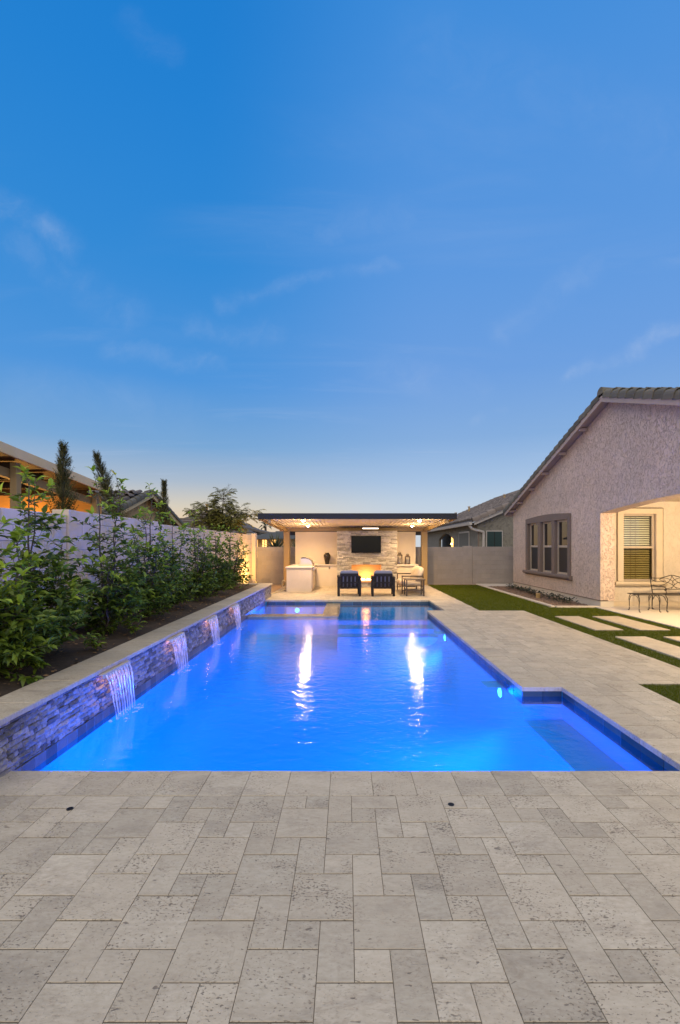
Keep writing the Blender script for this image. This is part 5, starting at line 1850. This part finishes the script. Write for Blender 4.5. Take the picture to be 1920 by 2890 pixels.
# low sprouts at the front of the planter
for k, (x, y, lab) in enumerate(((-3.12, 4.75, 'small leafy sprout at the planter front nearest the left picture edge'), (-3.10, 5.75, 'small leafy sprout in the soil in front of the big tall shrub'), (-3.08, 6.75, 'small leafy sprout beside the third shrub close to the pale cap'))):
    z0 = 0.42
    t = thing('sprout', (x, y, z0), lab, 'plant', 'sprouts in the planter soil')
    lv = []
    stm = MB()
    for _ in range(5):
        a = R.uniform(0, 6.28)
        p0 = Vector((x, y, z0 - 0.02))
        p1 = p0 + Vector((0.10 * math.cos(a), 0.12 * math.sin(a), R.uniform(.14, .3)))
        stm.tube([p0, (p0 + p1) / 2 + Vector((0, 0, .03)), p1], 0.004, 4)
        for j in range(11):
            b_ = R.uniform(0, 6.28)
            u = R.uniform(.25, 1)
            lv.append((leaf_mat(p0.lerp(p1, u), Vector((math.cos(b_), math.sin(b_), R.uniform(-.1, .6))), R.uniform(-.5, .5), 0.11 * R.uniform(.6, 1.1)), 1 if R.random() < .25 else 0))
    stm.build('stem', M['bark'], t)
    add_leaves(t, lv, 55)


def cypress(x, y, top, rmax, lean, lab, seed):
    rr = random.Random(seed)
    t = thing('cypress_tree', (x, y, 0), lab, 'cypress', 'thin cypress trees behind the block wall')
    n = 12
    ax = lambda u: Vector((x + lean[0] * max(0, u - .45) / .55, y + lean[1] * u, top * u))
    MB().tube([ax(i / n) for i in range(n + 1)], [0.05 * (1 - .9 * i / n) + .003 for i in range(n + 1)], 6).build('trunk', M['bark'], t)
    cr = MB()
    for i in range(900):
        u = 0.40 + 0.62 * rr.random() ** 0.85
        prof = rmax * min(1.0, (1.04 - u) * 2.6) * (0.9 + 0.35 * math.sin(u * 41 + seed))
        a = rr.uniform(0, 6.283)
        p = ax(min(u, 1.0)) + Vector((math.cos(a), math.sin(a), 0)) * prof * rr.uniform(0.05, 1.0)
        p.z += rr.uniform(-.05, .02)
        d = Vector((math.cos(a) * 0.55 + lean[0] * .25, math.sin(a) * 0.55, rr.uniform(.6, 1.5))).normalized()
        # a feathery spray: spine with side needles
        l = rr.uniform(.16, .34) * (1.25 - 0.75 * u)
        s = d.cross(Vector((rr.uniform(-1, 1), rr.uniform(-1, 1), .2))).normalized()
        for j in range(5):
            q = p + d * (l * j / 5)
            for sg in (-1, 1):
                e = (d * .75 + s * sg * .65).normalized()
                ww = d.cross(s) * 0.005 + s * 0.004
                cr.add([q - ww, q + ww, q + e * l * (.42 - .05 * j)], [(0, 1, 2)])
    stuff(cr.build('crown', M['cypress'], t))
    return t


cypress(-5.0, 8.15, 3.42, 0.235, (0.02, 0), 'tall thin upright cypress in front of the ochre wall', 21)
cypress(-4.95, 10.4, 3.70, 0.245, (-0.66, 0), 'leaning thin cypress between patio cover and tan gable', 22)
cypress(-5.05, 12.7, 3.40, 0.165, (0.05, 0), 'shortest thin cypress right of the tan gable', 23)

# tree with pinnate leaves behind the wall
pt = thing('leafy_tree', (-5.0, 18.2, 0), 'airy tree with feathery leaves rising over the wall left of pavilion', 'tree')
rr = random.Random(5)
tr_ = MB()
fo = MB()
ll = leaf_mesh('leaflet', 1.0, 0.36, M['ash'], 0.2, 0.3)


def frond(p, d):
    l = rr.uniform(.26, .42)
    s = d.cross(Vector((0, 0, 1)))
    if s.length < .1:
        s = Vector((1, 0, 0))
    s.normalize()
    q = p.copy()
    dd = d.copy()
    pts = [p]
    for j in range(7):
        dd = (dd + Vector((0, 0, -.13))).normalized()
        q = q + dd * l / 7
        pts.append(q.copy())
        for sg in (-1, 1):
            if j < 1:
                continue
            e = (dd * .5 + s * sg + Vector((0, 0, -.25))).normalized()
            mt = leaf_mat(q, e, rr.uniform(-.3, .3), rr.uniform(.085, .12))
            fo.add([tuple(mt @ Vector(v_)) for v_ in ll.v], ll.f)
    tr_.tube(pts, 0.004, 3)


main = [Vector((-5.0, 18.2, 0)), Vector((-4.98, 18.2, 1.2)), Vector((-5.0, 18.15, 1.9))]
tr_.tube(main, [0.075, 0.06, 0.05], 7)
for (ex, ey, ez) in ((-6.05, 18.2, 3.1), (-5.5, 18.0, 3.2), (-4.85, 18.3, 3.75), (-4.75, 18.1, 3.5), (-4.25, 18.1, 3.1), (-3.75, 18.3, 2.95), (-5.2, 18.6, 2.9), (-4.4, 17.8, 2.6), (-5.7, 17.9, 2.6)):
    e = Vector((ex, ey, ez))
    b0 = main[-1]
    mid = b0.lerp(e, .5) + Vector((rr.uniform(-.1, .1), 0, .12))
    pth = smooth_path([b0, mid, e], 7)
    tr_.tube(pth, [0.028 * (1 - .8 * i / len(pth)) + .003 for i in range(len(pth))], 5)
    for i, p in enumerate(pth):
        if i < 4:
            continue
        for _ in range(4):
            a = rr.uniform(0, 6.28)
            d = Vector((math.cos(a), math.sin(a) * .8, rr.uniform(.0, .8))).normalized()
            tip = p + d * rr.uniform(.05, .28)
            tr_.tube([p, tip], 0.005, 3)
            for _ in range(2):
                frond(tip, (d + Vector((rr.uniform(-.6, .6), rr.uniform(-.6, .6), rr.uniform(-.2, .6)))).normalized())
tr_.build('trunk', M['bark'], pt)
stuff(fo.build('crown', M['ash'], pt, smooth=True))

# sword-leaf plants behind the back wall
swm = MB()
for i, u in enumerate((0, .3, .65, 1.0)):
    ww = (0.022, 0.034, 0.024, 0.002)[i]
    swm.v += [(-ww, u, 0.012 * (1 - u) - 0.08 * u * u), (0, u, -0.08 * u * u), (ww, u, 0.012 * (1 - u) - 0.08 * u * u)]
for i in range(3):
    a = i * 3
    swm.f += [(a, a + 1, a + 4, a + 3), (a + 1, a + 2, a + 5, a + 4)]
sword = swm.mesh('leaf', M['sword'], smooth=True)
for k, (x, y, z, n, lab) in enumerate(((-3.30, 21.7, 1.45, 80, 'large spiky sword leaved plant behind the back wall left of the post'), (-2.35, 21.7, 1.40, 50, 'spiky sword leaved plant showing between left post and kitchen wall'))):
    t = thing('spiky_plant', (x, y, 0), lab, 'plant', 'spiky plants behind the back wall')
    MB().tube([(x, y, 0), (x + .03, y, z * .6), (x, y, z + .05)], [0.10, 0.08, 0.06], 8).build('trunk', M['bark'], t)
    for i in range(n):
        a = R.uniform(0, 6.283)
        el = R.uniform(-0.15, 1.45)
        d = Vector((math.cos(a) * math.cos(el), math.sin(a) * math.cos(el) * .8, math.sin(el)))
        o = bpy.data.objects.new('leaf', sword)
        COL.objects.link(o)
        o.parent = t
        m2 = leaf_mat((0, 0, z), d, R.uniform(-.5, .5), R.uniform(.65, 1.0))
        o.matrix_local = m2

# distant palm
pm = thing('palm_tree', (-7.9, 45, 0), 'tiny distant palm silhouetted above the roofs left of pavilion', 'palm')
MB().tube([(-7.9, 45, 0), (-7.85, 45, 2), (-7.9, 45, 3.6)], [0.16, 0.12, 0.11], 8).build('trunk', M['bark'], pm)
pc_ = MB()
for i in range(22):
    a = R.uniform(0, 6.28)
    el = R.uniform(-.5, 1.2)
    d = Vector((math.cos(a) * math.cos(el), math.sin(a) * math.cos(el), math.sin(el)))
    s = d.cross(Vector((0, 0, 1.01))).normalized() * .12
    p = Vector((-7.9, 45, 3.65))
    m_ = p + d * .55
    e = m_ + (d + Vector((0, 0, -.8))).normalized() * .45
    pc_.add([p, m_ - s, m_ + s, e], [(0, 1, 2), (1, 3, 2)])
pc_.build('crown', M['sword'], pm)

# groundcover plants along the house
def bed_label(k):
    w_ = ('nearest the house corner', 'second from the house corner', 'third from the house corner', 'fourth from the house corner', 'fifth from the house corner', 'sixth from the house corner', 'seventh from the house corner',
          'eighth from the house corner', 'ninth from the house corner', 'tenth from the house corner', 'eleventh from the house corner', 'twelfth from the house corner', 'thirteenth from the house corner', 'farthest along the house wall')
    return 'low dark leafy plant in the gravel bed, ' + w_[k]


for k in range(14):
    x, y = 6.48 + R.uniform(-.10, .08), 13.5 + k * 0.39 + R.uniform(-.08, .08)
    t = thing('bed_plant', (x, y, 0), bed_label(k), 'plant', 'dark plants in the gravel bed')
    mb = MB()
    for i in range(46):
        a = R.uniform(0, 6.28)
        d = Vector((math.cos(a), math.sin(a), R.uniform(-.1, 1.2))).normalized()
        p = Vector((x, y, -0.01)) + Vector((math.cos(a) * R.uniform(0, .19), math.sin(a) * R.uniform(0, .19), R.uniform(.02, .17)))
        mt = leaf_mat(p, d, R.uniform(-.6, .6), R.uniform(.06, .11))
        mb.add([tuple(mt @ Vector(v_)) for v_ in LEAF[0].v], LEAF[0].f)
    stuff(mb.build('foliage', M['dark_plant'], t, smooth=True))
    MB().tube([(x, y, -0.03), (x, y + .01, 0.10)], 0.008, 5).build('stem', M['bark'], t)
ub = thing('bed_lamp', (6.3, 15.3, 0), 'small pale landscape lamp among the dark bed plants', 'lamp')
MB().lathe([(0, -0.02), (0.07, -0.02), (0.075, 0.13), (0.05, 0.14), (0, 0.14)], (6.3, 15.3, 0), 14).build('lamp_body', M['post'], ub)

ul = thing('uplight', (-3.72, 19.2, 0.0), 'small garden uplight washing the end of the left block wall', 'lamp')
MB().tube([(-3.72, 19.2, 0.0), (-3.74, 19.22, 0.12), (-3.78, 19.25, 0.22)], [0.05, 0.05, 0.06], 10).build('lamp_body', M['dark_metal'], ul)
lamp('SPOT', 'uplight_beam', (-3.62, 18.9, 0.26), 420, (1.0, 0.54, 0.12), 0.03, target=(-4.2, 19.1, 0.7), cone=168, blend=0.9)
